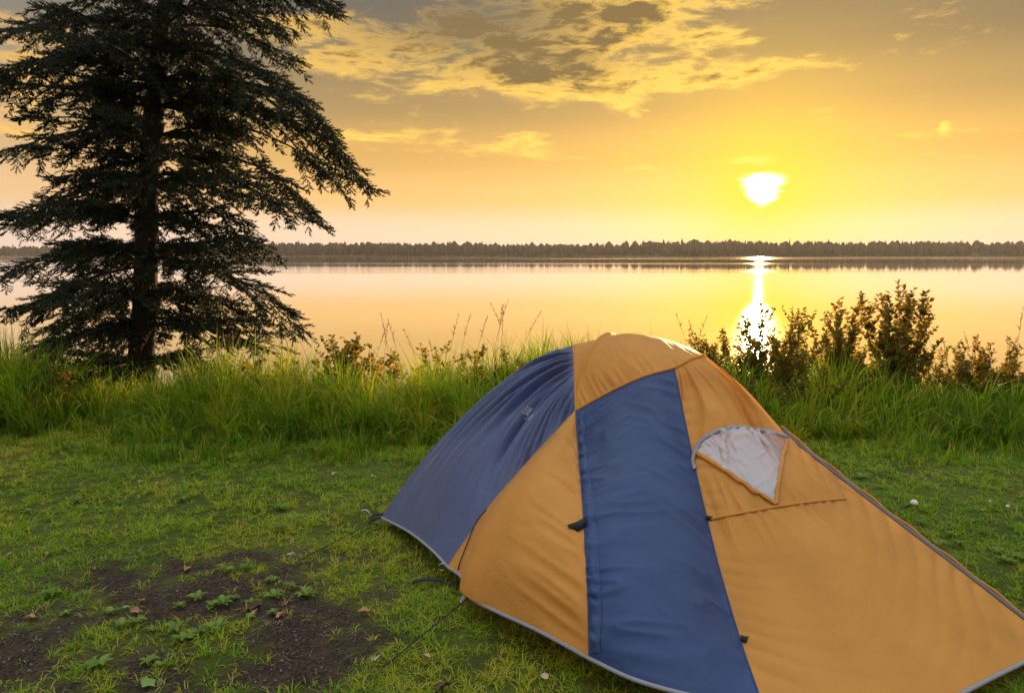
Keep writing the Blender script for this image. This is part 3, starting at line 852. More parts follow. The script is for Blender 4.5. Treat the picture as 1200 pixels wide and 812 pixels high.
def guy(p, q, sag=0.02, r=0.0028):
    s = np.linspace(0, 1, 16)[:, None]
    P = np.asarray(p) * (1 - s) + np.asarray(q) * s; P[:, 2] -= sag * np.sin(np.pi * s[:, 0])
    return tlink('guy_line', tube_mesh('guy_line', P, r, MAT['black_web'], 5))
def peg(p, lean):
    lean = np.array(lean, float)
    P = np.array([p + lean * 0.05 + (0, 0, 0.055), p + (0, 0, 0.05), p - lean * 0.10 - (0, 0, 0.10)])
    return tlink('peg', tube_mesh('peg', spline(P, 8), 0.004, MAT['steel'], 6))
g1_ = at_z(346, 659, 0.02); g2_ = at_z(448, 782, 0.02)
guy(A, g1_, 0.0); peg(g1_, (-0.7, -0.5, 0))
guy(B1 - (0, 0.01, 0.005), g2_, 0.0, 0.003); peg(g2_, (-0.5, -0.8, 0))
peg(at_z(432, 608, 0.02), (-0.9, 0.1, 0)); peg(E * (1, 1, 0) + (0.05, 0, 0.01), (0.9, 0, 0))
strap('corner_tab', A, (-1, -0.3, -0.5), (0, -0.5, 1), 0.09, 0.022, 'black_web')
strap('corner_tab', A + (0, 0.04, 0), (-1, 0.2, -0.35), (0, -0.5, 1), 0.09, 0.018, 'black_web')
strap('hem_tab', B1, (-0.9, -0.6, -0.6), (0, -0.6, 1), 0.05, 0.020, 'grey_trim')
strap('ground_strap', at_z(521, 681, 0.03), (-1, 0.1, -0.08), (0, -0.3, 1), 0.17, 0.022, 'black_web', 0.015)
tlink('hook_ring', tube_mesh('hook_ring', [B0 + np.array((-0.03 + 0.018 * math.cos(a), -0.012, 0.005 + 0.018 * math.sin(a))) for a in np.linspace(0, 5.2, 16)], 0.0025, MAT['steel'], 6))
# cord hanging down the side pole
PXS = to_px(S_side)
tlink('side_cord', tube_mesh('side_cord', spline([surf_at(S_side, n_side, PXS, a, b, 0.012) for a, b in ((572, 598), (560, 614), (552, 632), (545, 650), (540, 664))] + [B0 + (0.055, -0.06, -0.01), B0 + (0.05, -0.06, -0.09)], 40), 0.0036, MAT['black_web'], 6))

# ================================================================== grass
def blades(x, y, z, h, lean, laz, w, seg, var, curl=1.6):
    """arching blades -> quads; lean = horizontal reach, laz = azimuth of lean"""
    n = len(x)
    t = np.linspace(0, 1, seg + 1)
    reach = lean[:, None] * t[None] ** curl
    zz = z[:, None] + h[:, None] * (t[None] - 0.0) * (1 - 0.42 * np.clip(lean / (h + 1e-6), 0, 1.6)[:, None] * t[None] ** 2)
    px = x[:, None] + np.cos(laz)[:, None] * reach; py = y[:, None] + np.sin(laz)[:, None] * reach
    fa = laz + np.pi / 2 + rng.normal(0, 0.5, n)
    ww = w[:, None] * np.sqrt(np.clip(1 - t, 0.0, 1))[None] * 0.5
    ww[:, 0] *= 0.7; ww[:, -1] = w * 0.04
    ox = np.cos(fa)[:, None] * ww; oy = np.sin(fa)[:, None] * ww
    V = np.stack([np.stack([px - ox, py - oy, zz], -1), np.stack([px + ox, py + oy, zz], -1)], 2)   # n,seg+1,2,3
    s = np.arange(seg)
    f = np.stack([s * 2, s * 2 + 1, s * 2 + 3, s * 2 + 2], -1)
    F = (f[None] + (np.arange(n) * (seg + 1) * 2)[:, None, None]).reshape(-1, 4)
    A_ = np.repeat(var, (seg + 1) * 2)
    return V.reshape(-1, 3), F, A_

tent_poly = [tuple(p[:2]) for p in (A, B0, B1, C, D, E, G, H)]
tp = np.array(tent_poly); tcn = tp.mean(0); tent_in = [tuple(tcn + (p - tcn) * 0.80) for p in tp]

def lawn():
    g = Geo()
    def patch(N, x0, x1, y0, y1, hs, seg, wmul, per):
        Nt = N // per
        cx = rng.uniform(x0, x1, Nt); cy = rng.uniform(y0, y1, Nt)
        s = soil_at(cx, cy)
        clump = fbm(cx * 5, cy * 5, 15, 3); big = fbm(cx * 0.9, cy * 0.9, 16, 3)
        keep = (np.abs(cx) < 0.76 * cy + 1.6) & (rng.random(Nt) > s ** 0.9 * 0.965) & ~in_poly(np.stack([cx, cy], -1), tent_in) & (rng.random(Nt) < 0.3 + 1.1 * clump)
        cx, cy, s, clump, big = (q[keep] for q in (cx, cy, s, clump, big))
        k = len(cx)
        th = hs * (0.35 + 1.25 * clump) * rng.uniform(0.6, 1.35, k) * (1 - 0.3 * s)
        tv = 0.0 + 1.05 * (big - 0.08) + rng.normal(0, 0.15, k) + 0.22 * s 
        tv = np.where(cx > 1.2, 0.42 + 0.5 * (big - 0.5) + rng.normal(0, 0.13, k), tv)
        tr_ = rng.uniform(0.006, 0.02, k)
        ix = np.repeat(np.arange(k), per); n = len(ix)
        laz = rng.uniform(0, 2 * np.pi, n); rr = tr_[ix] * np.sqrt(rng.random(n))
        x = cx[ix] + np.cos(laz) * rr; y = cy[ix] + np.sin(laz) * rr
        h = th[ix] * rng.uniform(0.5, 1.25, n) * (1 + 0.5 * np.clip((y - 5.2) / 1.5, 0, 1))
        lean = h * rng.uniform(0.25, 1.7, n)
        laz = laz + rng.normal(0, 0.6, n)
        w = wmul * rng.uniform(0.6, 1.3, n)
        var = np.clip(tv[ix] + rng.normal(0, 0.10, n), 0, 0.9)
        dry = rng.random(n) < (0.05 + 0.25 * s[ix])
        var = np.where(dry, rng.uniform(0.88, 1.0, n), var)
        g.add(*blades(x, y, ground_z(x, y) - 0.004, h, lean, laz, w, seg, var))
    patch(142000, -4.2, 4.2, 1.9, 4.2, 0.042, 2, 0.0050, 9)
    patch(150000, -6.6, 6.6, 4.2, 7.2, 0.050, 2, 0.0066, 9)
    tag(link('lawn_grass', g.mesh('lawn_grass', MAT['lawn'])), 'short patchy lawn grass round the tent', 'grass', kind='stuff')
lawn()

def thatch():
    N = 30000
    x = rng.uniform(-4.2, 1.5, N); y = rng.uniform(2.0, 5.5, N)
    s = soil_at(x, y); keep = (rng.random(N) < 0.12 + 0.6 * np.clip(s * (1.25 - s) * 2, 0, 1)) & (np.abs(x) < 0.76 * y + 1.0)
    x, y = x[keep], y[keep]; n = len(x)
    h = rng.uniform(0.002, 0.014, n); L = rng.uniform(0.02, 0.07, n)
    g = Geo(); g.add(*blades(x, y, ground_z(x, y) + 0.003, h, L, rng.uniform(0, 6.28, n), rng.uniform(0.0015, 0.003, n), 2, rng.random(n), 1.0))
    tag(link('dry_thatch', g.mesh('dry_thatch', MAT['straw'])), 'dry straw litter scattered over the bare soil', 'straw', kind='stuff')
thatch()

def gravel():
    N = 7000
    x = rng.uniform(-4.0, 0.5, N); y = rng.uniform(2.0, 5.0, N)
    s = soil_at(x, y); keep = rng.random(N) < s ** 2
    x, y = x[keep], y[keep]; n = len(x)
    r = 0.002 + 0.009 * rng.random(n) ** 4
    base_ = np.array([(1, 0, 0), (0, 1, 0), (-1, 0, 0), (0, -1, 0), (0, 0, 1), (0, 0, -1)], float)
    V = base_[None] * r[:, None, None] * rng.uniform(0.6, 1.3, (n, 6, 1)) * np.array((1, 1, 0.6))
    a = rng.uniform(0, 6.28, n); c, s_ = np.cos(a)[:, None], np.sin(a)[:, None]
    V = np.stack([V[..., 0] * c - V[..., 1] * s_ + x[:, None], V[..., 0] * s_ + V[..., 1] * c + y[:, None], V[..., 2] + (ground_z(x, y) + r * 0.3)[:, None]], -1)
    f = np.array([(0, 1, 4), (1, 2, 4), (2, 3, 4), (3, 0, 4), (1, 0, 5), (2, 1, 5), (3, 2, 5), (0, 3, 5)])
    F = (f[None] + (np.arange(n) * 6)[:, None, None]).reshape(-1, 3)
    tag(link('soil_grit', mesh_np('soil_grit', V.reshape(-1, 3), F, MAT['pebble'])), 'fine grit lying on the dark bare soil', 'gravel', kind='stuff')
gravel()

def band_front(x):   # where lawn turns into tall shore grass
    return 6.45 + 0.18 * np.sin(x * 1.1 + 0.5) + 0.12 * np.sin(x * 2.7)
def tall_grass():
    g = Geo()
    def patch(N, x0, x1, d0, d1, h0, seg, w0, per=34):
        Nt = N // per
        cx = rng.uniform(x0, x1, Nt); cy = band_front(cx) + d0 + rng.random(Nt) * (d1 - d0)
        cl = fbm(cx * 1.2, cy * 1.2, 25, 3)
        th = h0 * (0.40 + 1.0 * cl) * rng.uniform(0.6, 1.25, Nt) * np.clip(0.42 + (cy - band_front(cx)) * 0.85, 0.4, 1.0)
        gap = np.exp(-((cx + 3.9) / 0.55) ** 2) + 0.5 * np.exp(-((cx + 2.6) / 0.3) ** 2)
        th = th * (1 - 0.35 * gap) * np.where(cx > 0.9, 0.74, 1.0)
        tv = -0.03 + 0.78 * fbm(cx * 0.7, cy * 0.7, 27, 3) + rng.normal(0, 0.2, Nt)
        th = np.minimum(th, 0.98); trd = rng.uniform(0.02, 0.10, Nt); tl = rng.uniform(0.25, 1.0, Nt); tw = rng.uniform(0.7, 1.35, Nt)
        ix = np.repeat(np.arange(Nt), per); n = len(ix)
        laz = rng.uniform(0, 6.28, n); rr = trd[ix] * np.sqrt(rng.random(n))
        x = cx[ix] + np.cos(laz) * rr; y = cy[ix] + np.sin(laz) * rr
        h = th[ix] * rng.uniform(0.45, 1.2, n)
        lean = h * np.abs(rng.normal(0.7, 0.3, n)) * tl[ix] * 1.25
        # blades at the front edge spill out over the lawn
        laz = np.where(rng.random(n) < 0.30, rng.normal(-np.pi / 2, 0.8, n), laz + rng.normal(0, 0.4, n))
        w = w0 * tw[ix] * rng.uniform(0.6, 1.3, n)
        var = np.clip(tv[ix] + rng.normal(0, 0.12, n), 0, 0.92)
        var = np.where(rng.random(n) < 0.06, rng.uniform(0.9, 1, n), var)
        g.add(*blades(x, y, ground_z(x, y) - 0.02, h, lean, laz, w, seg, var, 1.9))
    patch(52000, -8.5, 8.5, 0.0, 1.2, 0.86, 4, 0.0125)
    patch(34000, -9.5, 9.5, 1.0, 2.6, 1.02, 4, 0.0135)
    patch(9000, -8.0, 8.0, -0.55, 0.15, 0.62, 3, 0.009, 22)
    patch(9000, -11, 11, 2.4, 3.6, 1.1, 3, 0.014)
    tag(link('shore_grass', g.mesh('shore_grass', MAT['tallgrass'])), 'dense tall grass growing along the lake edge', 'grass', kind='stuff')
tall_grass()

# ---- tall flowering grass stalks that stand out over the band
def grass_stalk(px, Y, H_, lean, lab, group):
    x = at_y(px, 400, Y)[0]; z0 = float(ground_z(np.array([x]), np.array([Y]))[0])
    root = empty('grass_stalk', (x, Y, z0))
    tag(root, lab, 'grass stalk', group)
    t = np.linspace(0, 1, 12)
    P = np.stack([lean * H_ * t ** 2.2, 0.05 * H_ * t ** 2 * random.uniform(-1, 1), H_ * t], 1)
    link('stem', tube_mesh('stem', P, np.linspace(0.003, 0.0013, 12), MAT['straw'], 3), root)
    g = Geo()
    n = 26
    tt = rng.uniform(0.80, 1.0, n)
    bx_ = np.interp(tt, t, P[:, 0]); by_ = np.interp(tt, t, P[:, 1]); bz_ = np.interp(tt, t, P[:, 2])
    L = rng.uniform(0.03, 0.07, n) * (1.25 - tt) * 3.2
    g.add(*blades(bx_, by_, bz_, L * 0.8, L * 0.55, rng.uniform(0, 6.28, n), rng.uniform(0.005, 0.009, n), 2, rng.random(n), 1.0))
    link('seed_head', g.mesh('seed_head', MAT['seed']), root)['kind'] = 'stuff'
    n = 5
    tb = rng.uniform(0.15, 0.6, n); L = rng.uniform(0.2, 0.35, n)
    g = Geo(); g.add(*blades(np.interp(tb, t, P[:, 0]), np.interp(tb, t, P[:, 1]), np.interp(tb, t, P[:, 2]), L, L * 0.9, rng.uniform(0, 6.28, n), np.full(n, 0.009), 4, rng.uniform(0.3, 0.8, n), 1.5))
    link('foliage', g.mesh('foliage', MAT['tallgrass']), root)['kind'] = 'stuff'
for px in (352, 372, 430, 447, 458, 478, 500, 514, 520, 531, 548, 572, 577, 588, 600, 607):
    grass_stalk(px + random.uniform(-3, 3), random.uniform(8.0, 8.8), random.uniform(1.0, 1.45), random.uniform(-0.25, 0.3),
                'thin flowering grass stalk standing above the shore grass between spruce and tent', 'flowering grass stalks between spruce and tent')
for px in (12, 38, 95, 118, 146, 205, 214, 236, 262):
    grass_stalk(px, random.uniform(7.2, 8.2), random.uniform(0.75, 1.0), random.uniform(-0.3, 0.35),
                'flowering grass stalk leaning up in front of the spruce', 'flowering grass stalks in front of the spruce')
for px in (806, 815, 822, 1098, 1106, 1118, 1131, 1150, 1172, 1190):
    grass_stalk(px, random.uniform(7.6, 8.6), random.uniform(1.0, 1.3), random.uniform(-0.25, 0.25),
                'thin flowering grass stalk standing among the leafy shrubs', 'flowering grass stalks among the shrubs')

# ---- leafy shrubs
def leaves(P, Dv, L, Wd, var):
    """folded pointed leaves: two quads each; P base, Dv direction"""
    n = len(P)
    Dv = Dv / (np.linalg.norm(Dv, axis=1)[:, None] + 1e-9)
    rnd = rng.normal(0, 1, (n, 3)); Sv = np.cross(Dv, rnd); Sv /= np.linalg.norm(Sv, axis=1)[:, None] + 1e-9
    Nv = np.cross(Sv, Dv)
    L = L[:, None]; Wd = Wd[:, None]
    a = P; b = P + Dv * L * 0.45 + Sv * Wd * 0.5 + Nv * Wd * 0.18; c = P + Dv * L - Nv * L * 0.12; d = P + Dv * L * 0.45 - Sv * Wd * 0.5 + Nv * Wd * 0.18
    m = P + Dv * L * 0.5
    V = np.stack([a, b, c, d, m], 1)
    f = np.array([(0, 1, 4), (1, 2, 4), (2, 3, 4), (3, 0, 4)])
    F = (f[None] + (np.arange(n) * 5)[:, None, None]).reshape(-1, 3)
    return V.reshape(-1, 3), F, np.repeat(var, 5)
class Geo3(Geo): pass
def shrub(px, Y, top_py, spread, nst, lab, leaf=0.045, name='leafy_shrub', dens=1.0, cat='shrub', group='shrubs along the shore', dark=0.0, taper=0.75):
    x = at_y(px, 400, Y)[0]; z0 = float(ground_z(np.array([x]), np.array([Y]))[0])
    Ht = at_y(px, top_py, Y)[2] - z0
    root = empty(name, (x, Y, z0)); tag(root, lab, cat, group)
    LP, LD = [], []
    for s in range(int(nst * (2.0 if name == 'leafy_shrub' else 1.5))):
        a = random.uniform(0, 6.28); hh = Ht * (1.0 if s == 0 else random.uniform(0.5, 0.97)); rr = spread * 1.7 * random.uniform(0.3, 1.0) * (0.25 if s == 0 else 1)
        t = np.linspace(0, 1, 14)
        ph = random.uniform(0, 6.28)
        P = np.stack([math.cos(a) * rr * t ** 0.9 + 0.02 * np.sin(t * 7 + ph), math.sin(a) * rr * t ** 0.9 + 0.02 * np.cos(t * 6 + ph), hh * t], 1)
        paths = [(P, 0.007, 0.0018, 0.16)]
        for b in range(random.randint(7, 11)):
            t0 = random.uniform(0.25, 0.85); Lb = hh * random.uniform(0.14, 0.30) * (1.25 - t0 * taper)
            ab = random.uniform(0, 6.28); p0 = np.array([np.interp(t0, t, P[:, k]) for k in range(3)])
            q = np.linspace(0, 1, 7)[:, None]
            paths.append((p0 + np.array((math.cos(ab) * 0.65, math.sin(ab) * 0.65, 0.8)) * Lb * q + np.array((0, 0, 0.15)) * Lb * q ** 2, 0.003, 0.0012, 0.0))
        for pth, r0, r1, tmin in paths:
            V, F = tube(pth, np.linspace(r0, r1, len(pth)), 3, False)
            stems.append((V, F))
            ln = np.linalg.norm(np.diff(pth, axis=0), axis=1).sum()
            n = int(max(6, ln / 0.0115 * dens))
            tt = rng.uniform(max(tmin, 0.05), 1.0, n) if tmin == 0 else tmin + (1 - tmin) * rng.random(n) ** 0.75
            ti = np.linspace(0, 1, len(pth))
            B = np.stack([np.interp(tt, ti, pth[:, k]) for k in range(3)], 1)
            aa = rng.uniform(0, 6.28, n)
            LP.append(B); LD.append(np.stack([np.cos(aa), np.sin(aa), rng.uniform(0.0, 1.1, n)], 1))
    g = Geo()
    for V, F in stems: g.add(V, F)
    stems.clear()
    link('stem', g.mesh('stem', MAT['stem'], True), root)
    P = np.concatenate(LP); Dv = np.concatenate(LD); n = len(P)
    L = leaf * 1.0 * rng.uniform(0.6, 1.25, n)
    g = Geo(); g.add(*leaves(P, Dv, L, L * rng.uniform(0.42, 0.6, n), np.clip(rng.normal(0.5 - dark, 0.25, n), 0, 1)))
    link('foliage', g.mesh('foliage', MAT['shrubleaf']), root)['kind'] = 'stuff'
stems = []
shrub(892, 7.9, 352, 0.30, 7, 'leafy shrub in front of the sun glitter, beside the tent top', 0.055)
shrub(930, 8.0, 358, 0.22, 6, 'narrow leafy shrub second from the tent, between two bushier shrubs', 0.045)
shrub(988, 7.9, 350, 0.26, 7, 'upright leafy shrub just beside the tallest shrub', 0.05)
shrub(1058, 7.8, 330, 0.34, 9, 'tallest leafy shrub on the lake edge with a bushy crown', 0.055, dens=1.15)
shrub(1020, 7.8, 400, 0.28, 7, 'low leafy shrub at the foot of the tallest shrub', 0.05)
shrub(845, 7.8, 385, 0.34, 8, 'low spreading shrub right behind the tent ridge', 0.045)
shrub(1105, 7.7, 405, 0.26, 7, 'small shrub with sparse top beyond the tallest shrub', 0.04, dens=0.8)
shrub(1160, 7.6, 402, 0.34, 9, 'broad low leafy shrub among grass stalks, away from the tent', 0.045)
shrub(1198, 7.5, 396, 0.34, 9, 'outermost dense leafy shrub, furthest along the bank from the tent', 0.045)
shrub(955, 7.3, 430, 0.35, 9, 'low dense shrub in front of the upright shrubs', 0.045)
shrub(880, 7.2, 440, 0.3, 8, 'low dark shrub beside the tent slope', 0.045)
shrub(912, 7.5, 395, 0.28, 5, 'low leafy shrub between the sun glitter shrub and the narrow shrub', 0.05)
shrub(1042, 7.5, 405, 0.3, 5, 'low shrub right in front of the tallest shrub', 0.05)
shrub(1132, 7.5, 415, 0.3, 5, 'low shrub between the sparse-topped shrub and the broad shrub', 0.045)
shrub(822, 7.7, 398, 0.22, 5, 'small low shrub just peeking over the tent cap', 0.045)
# weedy plants on the left part of the bank
wg = 'leafy weeds between spruce and tent'
shrub(385, 7.9, 392, 0.22, 7, 'dark leafy weed clump nearest the spruce in the shore grass', 0.06, 'tall_weed', 0.8, 'weed', wg, 0.15)
shrub(418, 8.0, 388, 0.2, 6, 'taller dark leafy weed clump in the shore grass', 0.06, 'tall_weed', 0.8, 'weed', wg, 0.1)
shrub(520, 8.0, 400, 0.3, 8, 'bushy weed clump halfway between spruce and tent', 0.06, 'tall_weed', 0.7, 'weed', wg)
shrub(590, 7.7, 408, 0.22, 6, 'weed clump close to the tent rear slope', 0.055, 'tall_weed', 0.7, 'weed', wg)
shrub(345, 7.5, 425, 0.3, 8, 'low bushy weed below the spruce branch tips', 0.055, 'tall_weed', 0.9, 'weed', wg, 0.1)

for px, Y_, top in ((60, 7.3, 428), (235, 7.4, 432), (300, 7.6, 420), (460, 7.7, 410), (555, 7.6, 415)):
    shrub(px, Y_, top, 0.2, 5, 'leafy weed half hidden in the tall shore grass', 0.06, 'tall_weed', 0.8, 'weed', 'weeds half hidden in the shore grass', -0.1)

# ================================================================== the spruce
def spruce():
    BY = 9.1
    b0 = at_y(162, 430, BY); t0 = at_y(192, 0, BY)
    slope = (t0[0] - b0[0]) / (t0[2] - b0[2])
    zb = float(ground_z(np.array([b0[0]]), np.array([BY]))[0]) - 0.1
    base = np.array((b0[0] + slope * (zb - b0[2]), BY, zb))
    root = empty('spruce_tree', base)
    tag(root, 'tall dark spruce standing at the lake edge', 'tree')
    HT = 8.6
    tz = np.linspace(0, 1, 40)
    def axis(z): return np.array((slope * z + 0.03 * math.sin(z * 1.3), 0.02 * math.sin(z * 0.9 + 1), z))
    P = np.array([axis(z) for z in tz * HT])
    rad = 0.165 * (1 - tz) ** 0.8 + 0.01 + 0.07 * np.exp(-tz * 22)
    V, F = tube(P, rad, 14, False)
    V += (fbm(V[:, 2] * 5 + np.arctan2(V[:, 1], V[:, 0]) * 3, V[:, 2] * 2, 44, 3)[:, None] - 0.5) * 0.05 * np.stack([np.sign(V[:, 0] - np.repeat(P[:, 0], 14)), np.sign(V[:, 1]), V[:, 2] * 0], 1)
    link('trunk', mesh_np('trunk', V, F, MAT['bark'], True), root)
    zc = lambda py: (at_y(180, py, BY)[2] - zb)
    branches = []
    # explicit branches read off the photograph: (start z, list of outward offsets (dx, dy, z))
    def br(py0, pts, thick=1.0, dens=1.0, need=1.0):
        z = zc(py0); a = axis(z)
        L = [a]
        for px, py, ddy in pts:
            w = at_y(px, py, BY + ddy) - base
            L.append(w)
        branches.append((spline(L, 26), thick, dens))
    br(108, [(250, 118, -0.2), (318, 132, -0.4), (372, 158, -0.6), (405, 190, -0.7), (434, 222, -0.8)], 1.2, 1.25)     # the long drooping one
    br(95, [(270, 95, -0.5), (340, 112, -0.8), (385, 150, -0.9), (398, 178, -0.9)], 1.0, 1.15)
    br(122, [(255, 140, 0.1), (315, 160, 0.2), (362, 185, 0.2), (395, 215, 0.1)], 1.0, 1.2)
    br(60, [(250, 62, -0.3), (310, 85, -0.5), (352, 120, -0.6)], 1.0, 1.2)
    br(-5, [(260, -20, 0.2), (330, -15, 0.3), (388, 5, 0.2)], 1.0, 1.1)
    br(20, [(240, 10, 0.5), (300, 20, 0.9), (345, 35, 1.1)], 0.9, 1.0)
    br(170, [(260, 182, 0.2), (320, 205, 0.3), (372, 252, 0.2)], 0.9, 1.1)
    br(205, [(250, 205, -0.5), (310, 225, -0.9), (350, 255, -1.1)], 0.9, 1.1)
    br(265, [(240, 262, 0.4), (290, 280, 0.6), (330, 300, 0.7)], 0.8)
    br(300, [(240, 312, -0.4), (300, 340, -0.8), (350, 385, -1.0)], 0.9, 1.2)
    br(330, [(230, 345, 0.3), (290, 368, 0.5), (345, 400, 0.5)], 0.9, 1.0)
    br(360, [(220, 372, -0.3), (270, 390, -0.6), (310, 412, -0.8)], 0.8, 0.9)
    br(100, [(110, 106, -0.3), (40, 100, -0.5), (-15, 95, -0.6), (-60, 110, -0.6)], 1.1, 1.15)
    br(30, [(110, 22, 0.3), (50, 28, 0.5), (-10, 40, 0.6)], 1.0, 1.1)
    br(60, [(120, 60, -0.7), (60, 70, -1.1), (-5, 88, -1.3), (-30, 120, -1.3)], 1.0, 1.1)
    br(150, [(120, 150, 0.3), (60, 160, 0.5), (10, 178, 0.5)], 0.9, 1.1)
    br(215, [(120, 225, -0.4), (60, 238, -0.7), (5, 250, -0.8)], 0.9, 1.1)
    br(240, [(120, 240, 0.6), (70, 250, 1.0), (20, 262, 1.1)], 0.8)
    br(285, [(110, 290, 0.2), (50, 305, 0.4), (-15, 330, 0.4)], 1.0, 1.1)
    br(310, [(110, 325, -0.5), (55, 350, -0.9), (5, 362, -1.1)], 0.9, 1.15)
    br(345, [(110, 360, 0.3), (60, 385, 0.4), (25, 400, 0.4)], 0.9, 1.0)
    br(372, [(120, 385, -0.3), (80, 398, -0.6), (40, 412, -0.7)], 0.7, 0.9)
    # whorls all round fill the crown
    z = 0.55; ph = 0.0
    while z < HT - 0.3:
        k = 5 if z < zc(-40) else 4
        for q in range(k):
            a = ph + q * 2 * math.pi / k + random.uniform(-0.4, 0.4)
            frac = z / HT
            side = abs(math.cos(a))
            Lm = (2.0 if z < 5.2 else 2.1 * (HT - z) / (HT - 5.2) + 0.2) * random.uniform(0.6, 1.0) * (1 - 0.30 * side if z < 5 else 1)
            droop = random.uniform(-0.10, 0.18) + (0.12 if z < 1.8 else 0)
            s = np.linspace(0, 1, 6)
            c0 = axis(z)
            pts = np.stack([c0[0] + math.cos(a) * Lm * s, c0[1] + math.sin(a) * Lm * s, z + 0.10 * Lm * np.sin(s * 3) - droop * Lm * s ** 1.8], 1)
            branches.append((spline(pts, 20), 0.8, 1.0 if z < 5.3 else 0.5))
        z += random.uniform(0.40, 0.52) if z < zc(230) else random.uniform(0.28, 0.38) if z < 5.2 else random.uniform(0.48, 0.6)
        ph += 1.1
    # dead lower twigs
    for path, thick, dens in branches:
        g = Geo()
        n = len(path); ln = np.linalg.norm(np.diff(path, axis=0), axis=1).sum()
        g.add(*tube(path, np.linspace(0.024, 0.004, n) * thick, 6, False))
        t = np.linspace(0, 1, n)
        T = np.gradient(path, axis=0); T /= np.linalg.norm(T, axis=1)[:, None] + 1e-9
        tw_p, tw_d, tw_l = [], [], []
        step = 0.043 / dens
        m = int(ln * 0.90 / step)
        sd_ = random.uniform(0, 50)
        for q in range(m):
            tt = 0.05 + 0.95 * (q + random.random() * 0.8) / m
            p0 = np.array([np.interp(tt, t, path[:, k]) for k in range(3)]); d0 = np.array([np.interp(tt, t, T[:, k]) for k in range(3)])
            cl_ = float(vnoise(np.array(tt * ln * 2.6 + sd_), np.array(sd_), 3))
            if cl_ < 0.30 and random.random() < 0.8: continue
            sgn = 1 if q % 2 else -1
            lat = np.cross(d0, (0, 0, 1.0)); lat /= np.linalg.norm(lat) + 1e-9
            L = (0.40 * (1 - tt) ** 0.7 + 0.19) * (0.6 + 0.8 * cl_) * random.choice((0.5, 0.75, 1.0, 1.0, 1.2, 1.45)) * random.uniform(0.8, 1.15) * min(1.0, ln / 1.6) * (0.75 if tt < 0.2 else 1)
            ang_ = random.uniform(0.7, 1.1)
            d = d0 * math.cos(ang_) + lat * sgn * math.sin(ang_) + np.array((0, 0, random.uniform(-0.65, 0.45)))
            d /= np.linalg.norm(d)
            s = np.linspace(0, 1, 6)[:, None]
            sub_ = p0 + d * L * s + np.array((0, 0, -0.22)) * L * s ** 2
            g.add(*tube(sub_, np.linspace(0.0055, 0.002, 6), 3, False))
            bare = tt < 0.12
            nt_ = int(L / 0.024) + 2
            ts = np.linspace(0.5 if bare else 0.08, 1, nt_)
            for w_ in range(nt_):
                if random.random() < 0.10: continue
                pp = sub_[0] + (sub_[-1] - sub_[0]) * ts[w_]; pp = np.array([np.interp(ts[w_], s[:, 0], sub_[:, k]) for k in range(3)])
                la = np.cross(d, (0, 0, 1.0)); la /= np.linalg.norm(la) + 1e-9
                sg = 1 if w_ % 2 else -1
                dd = d * 0.75 + la * sg * random.uniform(0.3, 0.9) + np.array((0, 0, random.uniform(-0.6, 0.3)))
                if w_ == nt_ - 1: dd = d
                tw_p.append(pp); tw_d.append(dd); tw_l.append(random.uniform(0.06, 0.16) * (1.15 - 0.4 * ts[w_]))
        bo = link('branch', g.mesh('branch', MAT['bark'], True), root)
        if not tw_p: continue
        Pw = np.array(tw_p); Dw = np.array(tw_d); Dw /= np.linalg.norm(Dw, axis=1)[:, None]; Lw = np.array(tw_l)
        K = 12   # needle sprays per twig
        nT = len(Pw)
        rnd = rng.normal(0, 1, (nT, 3)); U = np.cross(Dw, rnd); U /= np.linalg.norm(U, axis=1)[:, None]; B = np.cross(Dw, U)
        tn = (np.arange(K) + 0.3) / K; an = np.arange(K) * 2.4
        basep = Pw[:, None] + Dw[:, None] * (Lw[:, None] * tn[None])[..., None]
        rad_ = np.cos(an)[None, :, None] * U[:, None] + np.sin(an)[None, :, None] * B[:, None]
        nl = rng.uniform(0.022, 0.042, (nT, K))[..., None]
        tip = basep + (Dw[:, None] * 0.8 + rad_ * 0.75) * nl
        sd = np.cross(Dw[:, None], rad_) * 0.0075
        V = np.stack([basep - sd - Dw[:, None] * 0.004, basep + sd - Dw[:, None] * 0.004, tip], 2).reshape(-1, 3)
        F = np.arange(nT * K * 3).reshape(-1, 3)
        var = np.repeat(np.clip(rng.normal(0.45, 0.25, nT), 0, 1), K * 3)
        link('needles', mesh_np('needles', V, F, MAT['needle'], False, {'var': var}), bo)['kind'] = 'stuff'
spruce()

# ================================================================== small things on the lawn
def leaf_mesh(mat, L=0.05, curl=0.3, seed=0):
    rs = np.random.default_rng(seed)
    nu_, nv_ = 7, 5
    u, v = np.meshgrid(np.linspace(0, 1, nu_), np.linspace(-1, 1, nv_), indexing='ij')
    w = np.sin(np.pi * np.clip(u, 0, 1) ** 0.8) * 0.30 * L * (1 + 0.2 * rs.normal(size=u.shape) * (np.abs(v) > 0.9))
    x = (u - 0.5) * L; y = v * w
    z = curl * L * (np.abs(v) ** 1.6 * 0.35 * np.sin(np.pi * u) + 0.35 * (u - 0.5) ** 2 * 2 + 0.08 * rs.normal(size=u.shape)) + 0.002
    return grid_mesh('fallen_leaf', np.stack([x, y, z], -1), mat)
LEAVES = [leaf_mesh(MAT[k], l, c, s) for k, l, c, s in [('dryleaf', 0.055, 0.9, 1), ('paleleaf', 0.045, 0.7, 2), ('brownleaf', 0.06, 0.8, 3), ('greenleaf', 0.05, 0.5, 4)]]
def gz(x, y): return float(ground_z(np.array([x]), np.array([y]))[0])
